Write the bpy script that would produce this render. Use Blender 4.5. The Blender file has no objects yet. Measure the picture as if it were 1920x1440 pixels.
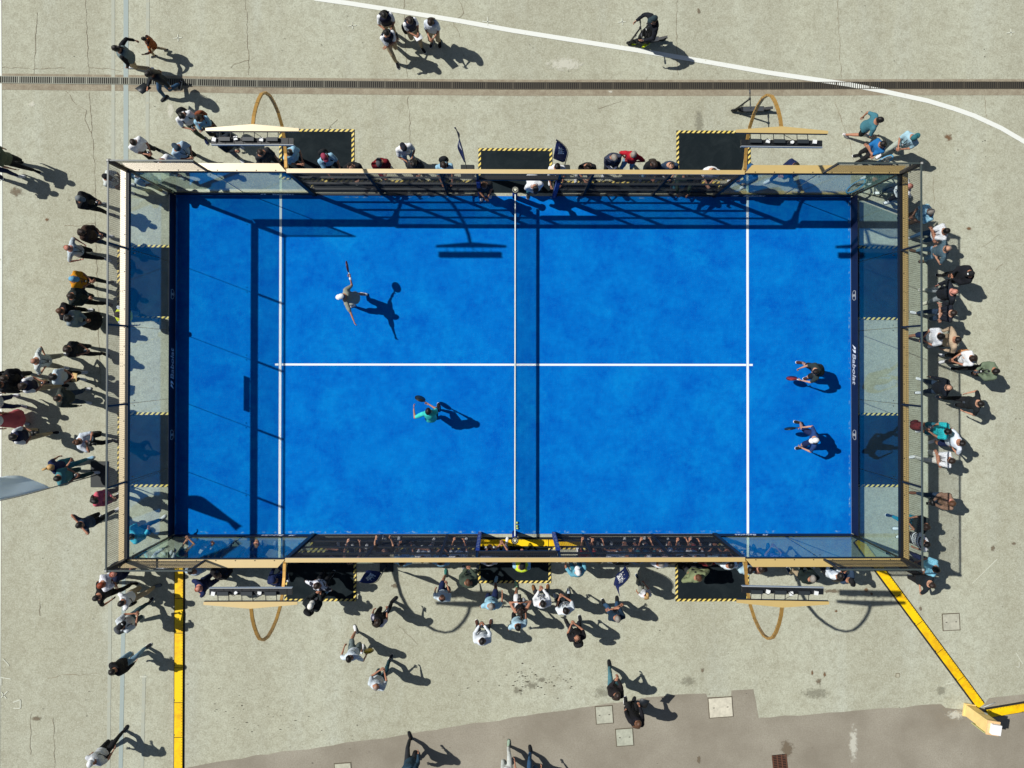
import bpy, math, random
from mathutils import Vector, Matrix, noise
random.seed(7)
R = math.radians
scn = bpy.context.scene
col = scn.collection

# ---------------------------------------------------------------- camera
CAM = Vector((-0.29118, 0.13054, 23.54918)); CROT = (0.00780895, -0.01037477, 0.00102846)
FOC, PPX, PPY = 1490.41, 961.93, 663.88
cd = bpy.data.cameras.new('camera'); cam = bpy.data.objects.new('camera', cd); col.objects.link(cam)
cam.location = CAM; cam.rotation_euler = CROT
cd.sensor_width = 36; cd.lens = FOC / 1920 * 36
cd.shift_x = -(PPX - 960) / 1920; cd.shift_y = (PPY - 720) / 1920
cd.clip_start = 0.5; cd.clip_end = 600
scn.camera = cam
# ---------------------------------------------------------------- world, sun
SUN = Vector((-0.809, 0.3077, 1.0)).normalized()
w = bpy.data.worlds.new('World'); scn.world = w; w.use_nodes = True
nt = w.node_tree; nt.nodes.clear()
sky = nt.nodes.new('ShaderNodeTexSky'); sky.sky_type = 'NISHITA'; sky.sun_disc = False
sky.sun_elevation = math.asin(SUN.z); sky.sun_rotation = math.atan2(SUN.x, SUN.y)
bg = nt.nodes.new('ShaderNodeBackground'); bg.inputs[1].default_value = 0.05
wo = nt.nodes.new('ShaderNodeOutputWorld')
nt.links.new(sky.outputs[0], bg.inputs[0]); nt.links.new(bg.outputs[0], wo.inputs[0])
sd = bpy.data.lights.new('sun', 'SUN'); sd.energy = 4.6; sd.angle = R(0.53); sd.color = (1.0, 0.98, 0.93)
so = bpy.data.objects.new('sun', sd); col.objects.link(so); so.location = (-20, 8, 30)
so.rotation_euler = (-SUN).to_track_quat('-Z', 'Y').to_euler()
vs = scn.view_settings; vs.view_transform = 'Standard'; vs.look = 'None'; vs.exposure = 0; vs.gamma = 1
scn.render.engine = 'CYCLES'
scn.cycles.max_bounces = 8; scn.cycles.transparent_max_bounces = 24; scn.cycles.glossy_bounces = 4
scn.cycles.caustics_reflective = False; scn.cycles.caustics_refractive = False

CM = cam.rotation_euler.to_matrix()
def G(px, py, z=0.0):
    """point of the place at height z that the photograph shows at pixel px, py"""
    d = CM @ Vector(((px - PPX) / FOC, -(py - PPY) / FOC, -1))
    t = (z - CAM.z) / d.z
    return CAM + d * t

def lin(c):
    return tuple((x / 255 / 12.92 if x / 255 <= 0.04045 else ((x / 255 + 0.055) / 1.055) ** 2.4) for x in c)

# ---------------------------------------------------------------- materials
class NT:
    def __init__(s, name):
        s.m = bpy.data.materials.new(name); s.m.use_nodes = True
        s.t = s.m.node_tree; s.t.nodes.clear()
        s.out = s.n('ShaderNodeOutputMaterial')
    def n(s, typ, **k):
        nd = s.t.nodes.new(typ)
        for a, b in k.items(): setattr(nd, a, b)
        return nd
    def l(s, a, b): s.t.links.new(a, b)
    def set(s, nd, **k):
        for a, b in k.items():
            nd.inputs[a.replace('_', ' ')].default_value = b
        return nd
    def noise(s, vec, scale, detail=4, rough=.55, dist=0.0):
        nd = s.n('ShaderNodeTexNoise'); s.l(vec, nd.inputs['Vector'])
        nd.inputs['Scale'].default_value = scale; nd.inputs['Detail'].default_value = detail
        nd.inputs['Roughness'].default_value = rough; nd.inputs['Distortion'].default_value = dist
        return nd.outputs['Fac']
    def ramp(s, fac, stops):
        r = s.n('ShaderNodeValToRGB'); s.l(fac, r.inputs[0]); e = r.color_ramp.elements
        while len(e) > 1: e.remove(e[-1])
        for i, (p, c) in enumerate(stops):
            el = e[0] if i == 0 else e.new(p)
            el.position = p; el.color = (c, c, c, 1) if isinstance(c, (int, float)) else (*c, 1)
        return r.outputs[0]
    def math(s, op, a, b=0.0, c=None):
        nd = s.n('ShaderNodeMath', operation=op)
        for i, v in enumerate((a, b, c)):
            if v is None: continue
            if isinstance(v, (int, float)): nd.inputs[i].default_value = v
            else: s.l(v, nd.inputs[i])
        return nd.outputs[0]
    def mix(s, fac, a, b, mode='MIX'):
        nd = s.n('ShaderNodeMix', data_type='RGBA', blend_type=mode)
        for sock, v in ((nd.inputs[0], fac), (nd.inputs[6], a), (nd.inputs[7], b)):
            if isinstance(v, (int, float)): sock.default_value = v
            elif isinstance(v, tuple): sock.default_value = (*v, 1) if len(v) == 3 else v
            else: s.l(v, sock)
        return nd.outputs[2]
    def coord(s, which='Object'):
        return s.n('ShaderNodeTexCoord').outputs[which]
    def pos(s): return s.n('ShaderNodeNewGeometry').outputs['Position']
    def bsdf(s, color, rough=.7, metal=0.0, spec=.5, bump=None, bdist=.01, bstr=.4):
        b = s.n('ShaderNodeBsdfPrincipled')
        if isinstance(color, tuple): b.inputs['Base Color'].default_value = (*color, 1)
        else: s.l(color, b.inputs['Base Color'])
        if isinstance(rough, (int, float)): b.inputs['Roughness'].default_value = rough
        else: s.l(rough, b.inputs['Roughness'])
        b.inputs['Metallic'].default_value = metal; b.inputs['Specular IOR Level'].default_value = spec
        if bump is not None:
            bp = s.n('ShaderNodeBump'); s.l(bump, bp.inputs['Height'])
            bp.inputs['Distance'].default_value = bdist; bp.inputs['Strength'].default_value = bstr
            s.l(bp.outputs[0], b.inputs['Normal'])
        s.l(b.outputs[0], s.out.inputs[0])
        return b

_mc = {}
def memo(f):
    def g(*a):
        k = (f.__name__,) + a
        if k not in _mc: _mc[k] = f(*a)
        return _mc[k]
    return g

@memo
def paint(c, rough=.45, metal=0.0):
    t = NT('paint'); L = lin(c); v = t.pos()
    f = t.noise(v, 3.1, 5)
    c2 = tuple(x * .8 for x in L)
    b = t.bsdf(t.mix(t.ramp(f, [(.35, 0), (.7, 1)]), L, c2), rough, metal)
    return t.m
@memo
def plain(c, rough=.6, spec=.5):
    t = NT('plain'); L = lin(c)
    f = t.noise(t.coord(), 40, 3)
    t.bsdf(t.mix(f, tuple(x * .85 for x in L), tuple(min(1, x * 1.12) for x in L)), rough, 0, spec)
    return t.m
@memo
def fabric(c, rough=.9):
    t = NT('cloth'); L = lin(c); v = t.coord()
    a = t.noise(v, 9, 4, .6); b2 = t.noise(v, 130, 2)
    cc = t.mix(a, tuple(x * .82 for x in L), tuple(min(1, x * 1.1) for x in L))
    wv = t.noise(v, 13, 3, .5, 1.2)
    t.bsdf(cc, rough, 0, .25, t.math('ADD', wv, t.math('MULTIPLY', b2, .15)), .02, .55)
    return t.m
@memo
def stripes(c1, c2, freq, axis):
    t = NT('striped_cloth'); v = t.coord(); sp = t.n('ShaderNodeSeparateXYZ'); t.l(v, sp.inputs[0])
    if axis == 'p':   # plaid
        fz = t.math('GREATER_THAN', t.math('FRACT', t.math('MULTIPLY', sp.outputs[2], freq)), .55)
        fx = t.math('GREATER_THAN', t.math('FRACT', t.math('MULTIPLY', t.math('ADD', sp.outputs[0], sp.outputs[1]), freq)), .55)
        f = t.math('MULTIPLY', t.math('ADD', fz, fx), .5)
    elif axis == 'n':
        f = t.ramp(t.noise(v, freq, 2, .4, .6), [(.47, 0), (.53, 1)])
    else:
        f = t.math('GREATER_THAN', t.math('FRACT', t.math('MULTIPLY', sp.outputs['xyz'.index(axis)], freq)), .55)
    t.bsdf(t.mix(f, lin(c1), lin(c2)), .9, 0, .2, t.noise(v, 13, 3), .02, .5)
    return t.m
@memo
def skin(i):
    L = lin([(196, 148, 122), (176, 124, 98), (150, 102, 78), (122, 82, 62), (205, 140, 122)][i])
    t = NT('skin'); v = t.coord()
    t.bsdf(t.mix(t.noise(v, 14, 3), tuple(x * .85 for x in L), L), .55, 0, .35)
    return t.m
@memo
def hairm(c):
    t = NT('hair'); L = lin(c); v = t.coord()
    mp = t.n('ShaderNodeMapping'); t.l(v, mp.inputs[0]); mp.inputs['Scale'].default_value = (90, 90, 12)
    f = t.noise(mp.outputs[0], 1, 3)
    t.bsdf(t.mix(f, tuple(x * .6 for x in L), tuple(min(1, x * 1.5) for x in L)), .5, 0, .4, f, .01, .6)
    return t.m

# ---------------------------------------------------------------- mesh helper
class MB:
    def __init__(s): s.v = []; s.f = []; s.mi = []; s.k = 0
    def add(s, vs, fs, k=None):
        o = len(s.v); s.v += [tuple(v) for v in vs]; s.f += [tuple(i + o for i in f) for f in fs]
        s.mi += [s.k if k is None else k] * len(fs)
    def box(s, c, d, rz=0.0, k=None, M=None):
        x, y, z = d[0] / 2, d[1] / 2, d[2] / 2
        vs = [Vector((a * x, b * y, e * z)) for a in (-1, 1) for b in (-1, 1) for e in (-1, 1)]
        m = M if M is not None else Matrix.Rotation(rz, 3, 'Z')
        s.add([m @ v + Vector(c) for v in vs], [(0, 1, 3, 2), (4, 6, 7, 5), (0, 4, 5, 1), (2, 3, 7, 6), (0, 2, 6, 4), (1, 5, 7, 3)], k)
    def beam(s, a, b, w, h, k=None):
        a = Vector(a); b = Vector(b); d = b - a; L = d.length; d.normalize()
        up = Vector((0, 0, 1)) if abs(d.z) < .95 else Vector((0, 1, 0))
        sx = d.cross(up).normalized(); uy = sx.cross(d)
        s.box((a + b) / 2, (w, L, h), k=k, M=Matrix((sx, d, uy)).transposed())
    def tube(s, a, b, r, n=6, k=None, r2=None):
        s.path([a, b], [r, r if r2 is None else r2], n, k)
    def path(s, pts, rs, n=6, k=None):
        pts = [Vector(p) for p in pts]
        if isinstance(rs, (int, float)): rs = [rs] * len(pts)
        rings = []
        d0 = (pts[1] - pts[0]).normalized(); ref = Vector((0, 0, 1)) if abs(d0.z) < .9 else Vector((1, 0, 0))
        for i, p in enumerate(pts):
            d = (pts[min(i + 1, len(pts) - 1)] - pts[max(i - 1, 0)]).normalized()
            a = d.cross(ref)
            if a.length < 1e-4: a = d.cross(Vector((0, 1, 0)))
            a.normalize(); b = a.cross(d); ref = d.cross(a) if False else ref
            rings.append((p, a * rs[i], b * rs[i]))
        s.loft(rings, n, k)
    def loft(s, rings, n=12, k=None):
        vs = []
        for p, a, b in rings:
            for i in range(n):
                t = 2 * math.pi * i / n; vs.append(Vector(p) + Vector(a) * math.cos(t) + Vector(b) * math.sin(t))
        fs = []
        m = len(rings)
        for j in range(m - 1):
            for i in range(n):
                i2 = (i + 1) % n; fs.append((j * n + i, j * n + i2, (j + 1) * n + i2, (j + 1) * n + i))
        fs.append(tuple(range(n - 1, -1, -1))); fs.append(tuple((m - 1) * n + i for i in range(n)))
        s.add(vs, fs, k)
    def caps(s, a, ra, b, rb, n=12, k=None):
        """closed tapered capsule"""
        a = Vector(a); b = Vector(b); d = (b - a)
        if d.length < 1e-5: d = Vector((0, 0, 1e-3))
        d.normalize(); ref = Vector((0, 0, 1)) if abs(d.z) < .9 else Vector((1, 0, 0))
        x = d.cross(ref).normalized(); y = d.cross(x)
        rings = []
        for t in (-88, -60, -30, 0):
            c, q = math.cos(R(t)), math.sin(R(t)); rings.append((a + d * ra * q, x * ra * c, y * ra * c))
        for t in (0, 30, 60, 88):
            c, q = math.cos(R(t)), math.sin(R(t)); rings.append((b + d * rb * q, x * rb * c, y * rb * c))
        s.loft(rings, n, k)
    def ell(s, c, rx, ry, rz, M=None, n=14, m=8, k=None):
        c = Vector(c); M = M or Matrix.Identity(3)
        rings = []
        for j in range(m + 1):
            t = R(-88 + 176 * j / m); cc, q = math.cos(t), math.sin(t)
            rings.append((c + M @ Vector((0, 0, rz * q)), M @ Vector((rx * cc, 0, 0)), M @ Vector((0, ry * cc, 0))))
        s.loft(rings, n, k)
    def prism(s, poly, z0, z1, k=None):
        n = len(poly); vs = [(x, y, z0) for x, y in poly] + [(x, y, z1) for x, y in poly]
        fs = [tuple(range(n - 1, -1, -1)), tuple(range(n, 2 * n))] + [(i, (i + 1) % n, n + (i + 1) % n, n + i) for i in range(n)]
        s.add(vs, fs, k)
    def sheet(s, poly, z, k=None): s.add([(x, y, z) for x, y in poly], [tuple(range(len(poly)))], k)
    def mesh(s, name, mats, smooth=False):
        me = bpy.data.meshes.new(name); me.from_pydata(s.v, [], s.f)
        for m in (mats if isinstance(mats, (list, tuple)) else [mats]): me.materials.append(m)
        me.polygons.foreach_set('material_index', s.mi)
        if smooth: me.polygons.foreach_set('use_smooth', [True] * len(s.f))
        me.update(); return me
    def obj(s, name, mats, parent=None, smooth=False):
        o = bpy.data.objects.new(name, s.mesh(name, mats, smooth)); col.objects.link(o)
        if parent is not None: o.parent = parent
        return o

def tag(o, label=None, cat=None, group=None, kind=None):
    if label: o['label'] = label
    if cat: o['category'] = cat
    if group: o['group'] = group
    if kind: o['kind'] = kind
    return o
def thing(name, label, cat, loc=(0, 0, 0), rz=0.0, group=None):
    o = bpy.data.objects.new(name, None); col.objects.link(o); o.location = loc; o.rotation_euler = (0, 0, rz)
    o.empty_display_size = .2
    return tag(o, label, cat, group)
def dup(root, loc, rz=0.0, label=None):
    r = root.copy(); col.objects.link(r); r.location = loc; r.rotation_euler = (0, 0, rz)
    if label: r['label'] = label
    def rec(a, b):
        for ch in list(a.children):
            c = ch.copy(); col.objects.link(c); c.parent = b; rec(ch, c)
    rec(root, r); return r
def words(t, n=16): return ' '.join(t.split()[:n])

# ================================================================ GROUND
def ground_mat():
    t = NT('concrete'); v = t.pos()
    big = t.noise(v, .22, 5, .6); mid = t.noise(v, 2.3, 6, .65); fine = t.noise(v, 24, 5, .75, .6); f3 = t.noise(v, 6, 5, .7, .8); sp = t.noise(v, 60, 2, .5)
    c = t.mix(t.ramp(big, [(.35, 0), (.65, 1)]), lin((181, 181, 159)), lin((188, 190, 171)))
    mp = t.n('ShaderNodeMapping'); t.l(v, mp.inputs[0]); mp.inputs['Scale'].default_value = (.42, .012, 1)
    c = t.mix(t.ramp(t.noise(mp.outputs[0], 1, 3, .5), [(.44, .45), (.54, 0)]), c, lin((160, 158, 138)))
    mp = t.n('ShaderNodeMapping'); t.l(v, mp.inputs[0]); mp.inputs['Scale'].default_value = (.9, .12, 1)
    c = t.mix(t.ramp(t.noise(mp.outputs[0], 1, 5, .6), [(.52, 0), (.7, .5)]), c, lin((188, 192, 178)))
    c = t.mix(t.math('MULTIPLY', t.ramp(mid, [(.3, 1), (.6, 0)]), .5), c, lin((156, 152, 130)))
    c = t.mix(t.ramp(fine, [(.34, .6), (.5, 0)]), c, lin((134, 133, 114)))
    c = t.mix(t.ramp(fine, [(.5, 0), (.66, .55)]), c, lin((200, 202, 184)))
    c = t.mix(t.ramp(f3, [(.38, .35), (.52, 0)]), c, lin((140, 136, 116)))
    c = t.mix(t.ramp(sp, [(.26, .45), (.36, 0)]), c, lin((110, 104, 88)))
    t.bsdf(c, .93, 0, .2, fine, .01, .35)
    return t.m
GM = ground_mat()
mb = MB(); mb.sheet([(-150, -150), (150, -150), (150, 150), (-150, 150)], 0)
tag(mb.obj('ground', GM), kind='structure')

def tarmac_mat():
    t = NT('worn_tarmac'); v = t.pos()
    big = t.noise(v, .5, 5, .6); fine = t.noise(v, 25, 5, .75)
    c = t.mix(t.ramp(big, [(.35, 0), (.68, 1)]), lin((138, 131, 117)), lin((164, 158, 143)))
    c = t.mix(t.ramp(fine, [(.35, .5), (.6, 0)]), c, lin((124, 115, 99)))
    t.bsdf(c, .95, 0, .2, fine, .01, .3); return t.m
def jag(pts, z, amp=.03, step=.35):
    out = []
    for a, b in zip(pts[:-1], pts[1:]):
        A = G(*a, z); B = G(*b, z); n = max(1, int((B - A).length / step))
        for i in range(n):
            p = A.lerp(B, i / n); out.append((p.x + random.uniform(-amp, amp), p.y + random.uniform(-amp, amp)))
    p = G(*pts[-1], z); out.append((p.x, p.y)); return out
mb = MB()
top = jag([(330, 1441), (480, 1417), (720, 1383), (960, 1346), (1110, 1324), (1160, 1318), (1237, 1305), (1325, 1299), (1328, 1308), (1372, 1305), (1372, 1296), (1414, 1292),
           (1421, 1347), (1470, 1343), (1555, 1336), (1690, 1326), (1765, 1320), (1775, 1328), (1840, 1330), (1855, 1307), (1930, 1301)], .004)
far = [(60, top[-1][1]), (60, -60), (-60, -60), (-60, -12.3)]
mb.sheet(top + far, .004)
tag(mb.obj('tarmac_apron', tarmac_mat()), kind='structure')

def strip(pts, wd, z, mb, wmul=None):
    """flat painted strip along pixel polyline"""
    P = [G(x, y, z) for x, y in pts]
    L = []; Rr = []
    for i, p in enumerate(P):
        d = (P[min(i + 1, len(P) - 1)] - P[max(0, i - 1)]); d.z = 0; d.normalize(); n = Vector((-d.y, d.x, 0))
        ww = wd / 2 * (wmul[i] if wmul else 1)
        L.append(p + n * ww); Rr.append(p - n * ww)
    vs = []
    for a, b in zip(L, Rr): vs += [(a.x, a.y, z), (b.x, b.y, z)]
    mb.add(vs, [(2 * i, 2 * i + 1, 2 * i + 3, 2 * i + 2) for i in range(len(P) - 1)])

def worn_paint(c, wear=.45, under=(180, 176, 152)):
    t = NT('worn_paint'); v = t.pos()
    f = t.noise(v, 9, 6, .75); g = t.noise(v, 1.2, 3)
    k = t.ramp(t.math('ADD', f, t.math('MULTIPLY', g, .3)), [(wear, 0), (wear + .12, 1)])
    t.bsdf(t.mix(k, lin(under), lin(c)), .8, 0, .3); return t.m
WL = worn_paint((226, 228, 220), .42)
curve = [(590, -3), (654, 6), (750, 21), (855, 38), (960, 57), (1080, 76), (1200, 95), (1320, 115), (1440, 136), (1515, 147), (1590, 158), (1652, 170), (1740, 189), (1790, 204), (1827, 217), (1877, 240), (1925, 268), (1990, 312)]
mb = MB(); strip(curve, .135, .012, mb); tag(mb.obj('white_curved_line', WL), kind='structure')
mb = MB(); strip([(-3, -20), (-1, 400), (-2, 720), (-4, 1100), (-6, 1460)], .17, .008, mb); tag(mb.obj('white_edge_line', WL), kind='structure')
faded = worn_paint((158, 170, 166), .36)
faint = worn_paint((172, 175, 160), .46)
mb = MB(); strip([(236, -10), (236, 300)], .14, .006, mb); strip([(231, 1180), (226, 1440)], .12, .006, mb); strip([(232, 1060), (231, 1180)], .11, .006, mb)
tag(mb.obj('faded_grey_line', faded), kind='structure')
mb = MB(); strip([(212, -10), (212, 300)], .1, .006, mb); strip([(277, -10), (276, 300)], .1, .006, mb)
strip([(207, 1060), (203, 1440)], .1, .006, mb); strip([(270, 1265), (266, 1440)], .1, .006, mb)
tag(mb.obj('faint_grey_lines', faint), kind='structure')

# drain channel with its slotted grate and the darker concrete along it
dpts = [(-30, 149), (240, 152), (480, 157), (720, 159), (960, 161), (1440, 161), (1680, 160), (1950, 160)]
t = NT('drain_concrete'); v = t.pos(); f = t.noise(v, 4, 6, .7); f2 = t.noise(v, 25, 4, .7)
c = t.mix(t.ramp(f, [(.35, 0), (.65, 1)]), lin((140, 128, 108)), lin((166, 158, 136))); c = t.mix(t.ramp(f2, [(.35, .5), (.6, 0)]), c, lin((118, 108, 92)))
t.bsdf(c, .95); DC = t.m
mb = MB(); strip([(x, y + 3.5) for x, y in dpts], .48, .005, mb); tag(mb.obj('drain_kerb_strip', DC), kind='structure')
mb = MB(); strip(dpts, .2, .009, mb); chan = mb.obj('drain_channel', plain((38, 36, 32), .9)); tag(chan, kind='structure')
mb = MB()
A = [G(x, y) for x, y in dpts]
for a, b in zip(A[:-1], A[1:]):
    d = (b - a); L = d.length; d.normalize(); n = Vector((-d.y, d.x, 0)); rz = math.atan2(d.y, d.x)
    for q in (-.1, .1): mb.box((a + b) / 2 + n * q + Vector((0, 0, .012)), (L, .018, .012), rz)
    k = int(L / .062)
    for i in range(k):
        p = a + d * (L * (i + .5) / k)
        mb.box(p + Vector((0, 0, .013)), (.05 if i % 16 == 0 else .022, .19, .008), rz)
t = NT('grate_iron'); v = t.pos(); sp = t.n('ShaderNodeSeparateXYZ'); t.l(v, sp.inputs[0])
k = t.ramp(t.math('DIVIDE', t.math('ADD', sp.outputs[0], 15), 30), [(.05, 0), (.45, 1)])
t.bsdf(t.mix(k, lin((118, 120, 108)), lin((84, 78, 66))), .6, .3); GI = t.m
mb.obj('grate', GI, chan)

# cracks
mb = MB()
cr = [[(160, -5), (163, 60), (166, 140)], [(166, 172), (172, 240), (178, 330), (178, 420), (184, 600), (188, 720)], [(70, 25), (66, 90), (63, 140)], [(-5, 126), (60, 129), (120, 128)],
      [(460, -5), (464, 60), (466, 140)], [(466, 112), (440, 120), (432, 128)], [(168, 128), (200, 128), (228, 134)], [(125, 172), (140, 195), (160, 205), (160, 230), (172, 250)], [(757, -5), (760, 80), (764, 145)],
      [(764, 182), (768, 230), (771, 290)], [(860, 0), (870, 25), (850, 40), (862, 70)], [(120, 422), (150, 424), (180, 418)], [(90, 1272), (120, 1265), (150, 1266), (182, 1262)], [(745, 1170), (770, 1195), (785, 1210)],
      [(1270, 0), (1268, 60), (1272, 140)], [(1845, 170), (1850, 220), (1858, 240)], [(1840, 465), (1875, 440)], [(1865, 507), (1880, 495)], [(1445, 690), (1446, 700)], [(600, 250), (615, 242), (633, 224)], [(75, 1130), (75, 1155)],
      [(100, 1345), (102, 1440)], [(58, 1340), (57, 1415)], [(1570, 0), (1576, 120), (1578, 145)], [(1565, 190), (1592, 260), (1600, 300)], [(1750, 330), (1752, 400)], [(1120, 205), (1150, 195), (1165, 190)], [(1210, 150), (1214, 145)]]
for pl in cr:
    pts = []
    for a, b in zip(pl[:-1], pl[1:]):
        n = max(2, int(math.dist(a, b) / 7))
        pts += [(a[0] + (b[0] - a[0]) * i / n + random.uniform(-1.6, 1.6), a[1] + (b[1] - a[1]) * i / n + random.uniform(-1.6, 1.6)) for i in range(n)]
    pts.append(pl[-1]); strip(pts, .014, .007, mb, [random.uniform(.3, 1.3) for _ in pts])
tag(mb.obj('pavement_cracks', worn_paint((136, 126, 106), .5)), kind='structure')

# stains (thin irregular patches of discoloured concrete)
def stain_mat(c, a=.6):
    t = NT('stain'); v = t.coord('Generated'); sp = t.n('ShaderNodeSeparateXYZ'); t.l(v, sp.inputs[0])
    dx = t.math('SUBTRACT', sp.outputs[0], .5); dy = t.math('SUBTRACT', sp.outputs[1], .5)
    r = t.math('SQRT', t.math('ADD', t.math('MULTIPLY', dx, dx), t.math('MULTIPLY', dy, dy)))
    n = t.noise(t.pos(), 9, 5, .7)
    k = t.ramp(t.math('ADD', t.math('MULTIPLY', r, 1.5), t.math('MULTIPLY', n, 1.1)), [(.75, a), (1.1, 0)])
    b = t.bsdf(lin(c), .9); tr = t.n('ShaderNodeBsdfTransparent'); mx = t.n('ShaderNodeMixShader')
    t.l(k, mx.inputs[0]); t.l(tr.outputs[0], mx.inputs[1]); t.l(b.outputs[0], mx.inputs[2]); t.l(mx.outputs[0], t.out.inputs[0]); return t.m
SB = stain_mat((120, 88, 58), .75); SD = stain_mat((122, 108, 88), .7); SL = stain_mat((226, 224, 208), .6); SG = stain_mat((138, 135, 118), .42)
SP = stain_mat((110, 104, 88), .4)
for x, y, rx, ry, m in [(1779, 257, 13, 12, SB), (1861, 1028, 8, 9, SD), (1901, 1019, 7, 7, SD), (1817, 428, 8, 6, SB), (1625, 1106, 8, 8, SB), (1634, 1114, 6, 5, SB), (1568, 1146, 5, 5, SB), (1317, 1257, 6, 8, SD),
        (1523, 1262, 4, 9, SB), (1546, 1265, 5, 8, SB), (1535, 1278, 9, 10, SD), (68, 1347, 16, 8, SD), (1726, 1141, 5, 9, SD), (1290, 1277, 26, 16, SG), (1560, 1108, 30, 7, SD),
        (1130, 1298, 30, 18, SG), (30, 360, 20, 16, SD), (87, 412, 8, 6, SB), (1310, 20, 6, 12, SD), (1310, 230, 16, 50, SG), (60, 195, 14, 10, SL), (1145, 172, 8, 5, SL), (1060, 120, 60, 22, SL), (1495, 270, 16, 12, SL),
        (320, 207, 12, 30, SL), (1530, 1300, 45, 18, SG), (1765, 1295, 18, 16, SG), (1790, 1340, 30, 14, SL), (1310, 1425, 7, 12, SD), (740, 1098, 12, 7, SD), (1600, 1395, 14, 60, SL),
        (1475, 1405, 20, 30, SD), (1470, 1108, 14, 8, SD), (995, 1285, 22, 14, SP), (1015, 1275, 16, 8, SP), (970, 1295, 18, 10, SP)]:
    p = G(x, y, .0102); mb = MB(); mb.sheet([(-rx / 63, -ry / 63), (rx / 63, -ry / 63), (rx / 63, ry / 63), (-rx / 63, ry / 63)], 0)
    o = mb.obj('ground_stain', m); o.location = (p.x, p.y, .0102 + random.random() * .0015); tag(o, kind='structure')

# chalk and paint marks on the concrete
mb = MB()
def seg(px, w=.03): strip(px, w, .0125, mb)
for x, y in [(660, 47), (1166, 40), (333, 70), (1895, 60)]: seg([(x, y - 6), (x + 1, y + 7)]); seg([(x - 8, y + 2), (x + 8, y)])
for x, y in [(914, 40)]: seg([(x, y - 8), (x + 1, y + 8)]); seg([(x - 10, y), (x + 10, y + 1)])
seg([(5, 1235), (17, 1248)]); seg([(1, 1270), (20, 1273)]); seg([(2, 1272), (2, 1285)]); seg([(2, 1298), (12, 1310)]); seg([(14, 1296), (2, 1308)]); seg([(24, 1317), (38, 1312)]); seg([(38, 1312), (38, 1328)]); seg([(25, 1328), (38, 1328)])
seg([(262, 1269), (275, 1269)]); seg([(1823, 1094), (1870, 1048)], .02); seg([(1773, 1283), (1790, 1279)], .02); seg([(1905, 1224), (1918, 1245)], .02); seg([(1905, 1250), (1911, 1251)], .02); seg([(1911, 1241), (1911, 1251)], .02)
tag(mb.obj('chalk_marks', worn_paint((204, 206, 190), .5)), kind='structure')

# small leaves and grit blown over the concrete
mb = MB()
rl = random.Random(5)
def flake(x, y, s):
    p = G(x, y); a = rl.uniform(0, 6.3); n = rl.choice((3, 4, 5)); pts = [(p.x + s * rl.uniform(.5, 1.3) * math.cos(a + 6.283 * k / n) * 1.5, p.y + s * rl.uniform(.4, 1) * math.sin(a + 6.283 * k / n)) for k in range(n)]
    z = rl.uniform(.0135, .016); mb.add([(q[0], q[1], z + rl.uniform(0, .012)) for q in pts], [tuple(range(n))])
for _ in range(70): flake(rl.gauss(1015, 38), rl.gauss(1275, 13), rl.uniform(.008, .028))
for _ in range(60): flake(rl.gauss(520, 90), rl.gauss(1345, 30), rl.uniform(.006, .02))
for _ in range(330):
    x, y = rl.uniform(0, 1920), rl.uniform(0, 1440)
    if 200 < x < 1720 and 290 < y < 1090: continue
    flake(x, y, rl.uniform(.005, .017))
tag(mb.obj('scattered_leaves', plain((74, 66, 52), .9)), 'small dark leaves and grit scattered over the pale concrete', 'leaves', None, 'stuff')

# manhole covers, drain grating
def cover(cx, cy, w, h, rot, c, label, name='manhole_cover', cat='manhole cover', grp=None):
    p = G(cx, cy); o = thing(name, label, cat, (p.x, p.y, .004), R(rot), grp)
    m = MB(); m.box((0, 0, .004), (w + .05, h + .05, .008)); m.obj('frame', plain((96, 88, 72), .9), o)
    m = MB(); m.box((0, 0, .009), (w, h, .012))
    t = NT('cover_concrete'); v = t.coord(); f = t.noise(v, 7, 6, .7)
    t.bsdf(t.mix(t.ramp(f, [(.35, 0), (.6, 1)]), tuple(x * .75 for x in lin(c)), lin(c)), .9, 0, .2, f, .01, .3); m.obj('lid', t.m, o)
    m = MB()
    for sx in (-.3, .3): m.box((sx * w, 0, .0165), (.05, .02, .005))
    m.obj('lifting_slot', plain((60, 54, 46), .9), o)
    return o
cover(1133, 1340, .48, .49, 4, (186, 186, 168), 'worn square concrete cover left of the person with the board')
cover(1171, 1382, .48, .48, 4, (182, 184, 166), 'worn square concrete cover just below the person with the board')
cover(1351, 1326, .68, .56, 4, (214, 208, 188), 'largest pale concrete cover set in the tarmac edge')
cover(1783, 1166, .48, .47, 3, (186, 184, 166), 'square concrete cover alone on pale ground near the yellow cable ramps')
cover(643, 1441, .46, .3, 4, (190, 188, 168), 'concrete cover cut by the bottom edge of the photo')
p = G(1462, 1429); o = thing('drain_grating', 'rusty square iron drain grating in the tarmac', 'drain grating', (p.x, p.y, .004), R(6))
m = MB(); m.box((0, 0, .002), (.44, .46, .006)); m.obj('sump', plain((16, 12, 10), .9), o)
m = MB()
for i in range(4): m.box((-.2 + i * .133, 0, .012), (.03, .45, .014))
for i in range(9): m.box((0, -.2 + i * .05, .0125), (.42, .018, .012))
m.obj('bars', plain((98, 62, 44), .8), o)
p = G(1683, 1266); o = thing('valve_cover', 'tiny square metal valve cover flush in the pale concrete', 'valve cover', (p.x, p.y, .004))
m = MB(); m.box((0, 0, .004), (.12, .12, .008)); m.obj('frame', plain((120, 112, 92), .8), o); m = MB(); m.box((0, 0, .01), (.09, .09, .006)); m.obj('lid', plain((176, 172, 150), .8), o)

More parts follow.
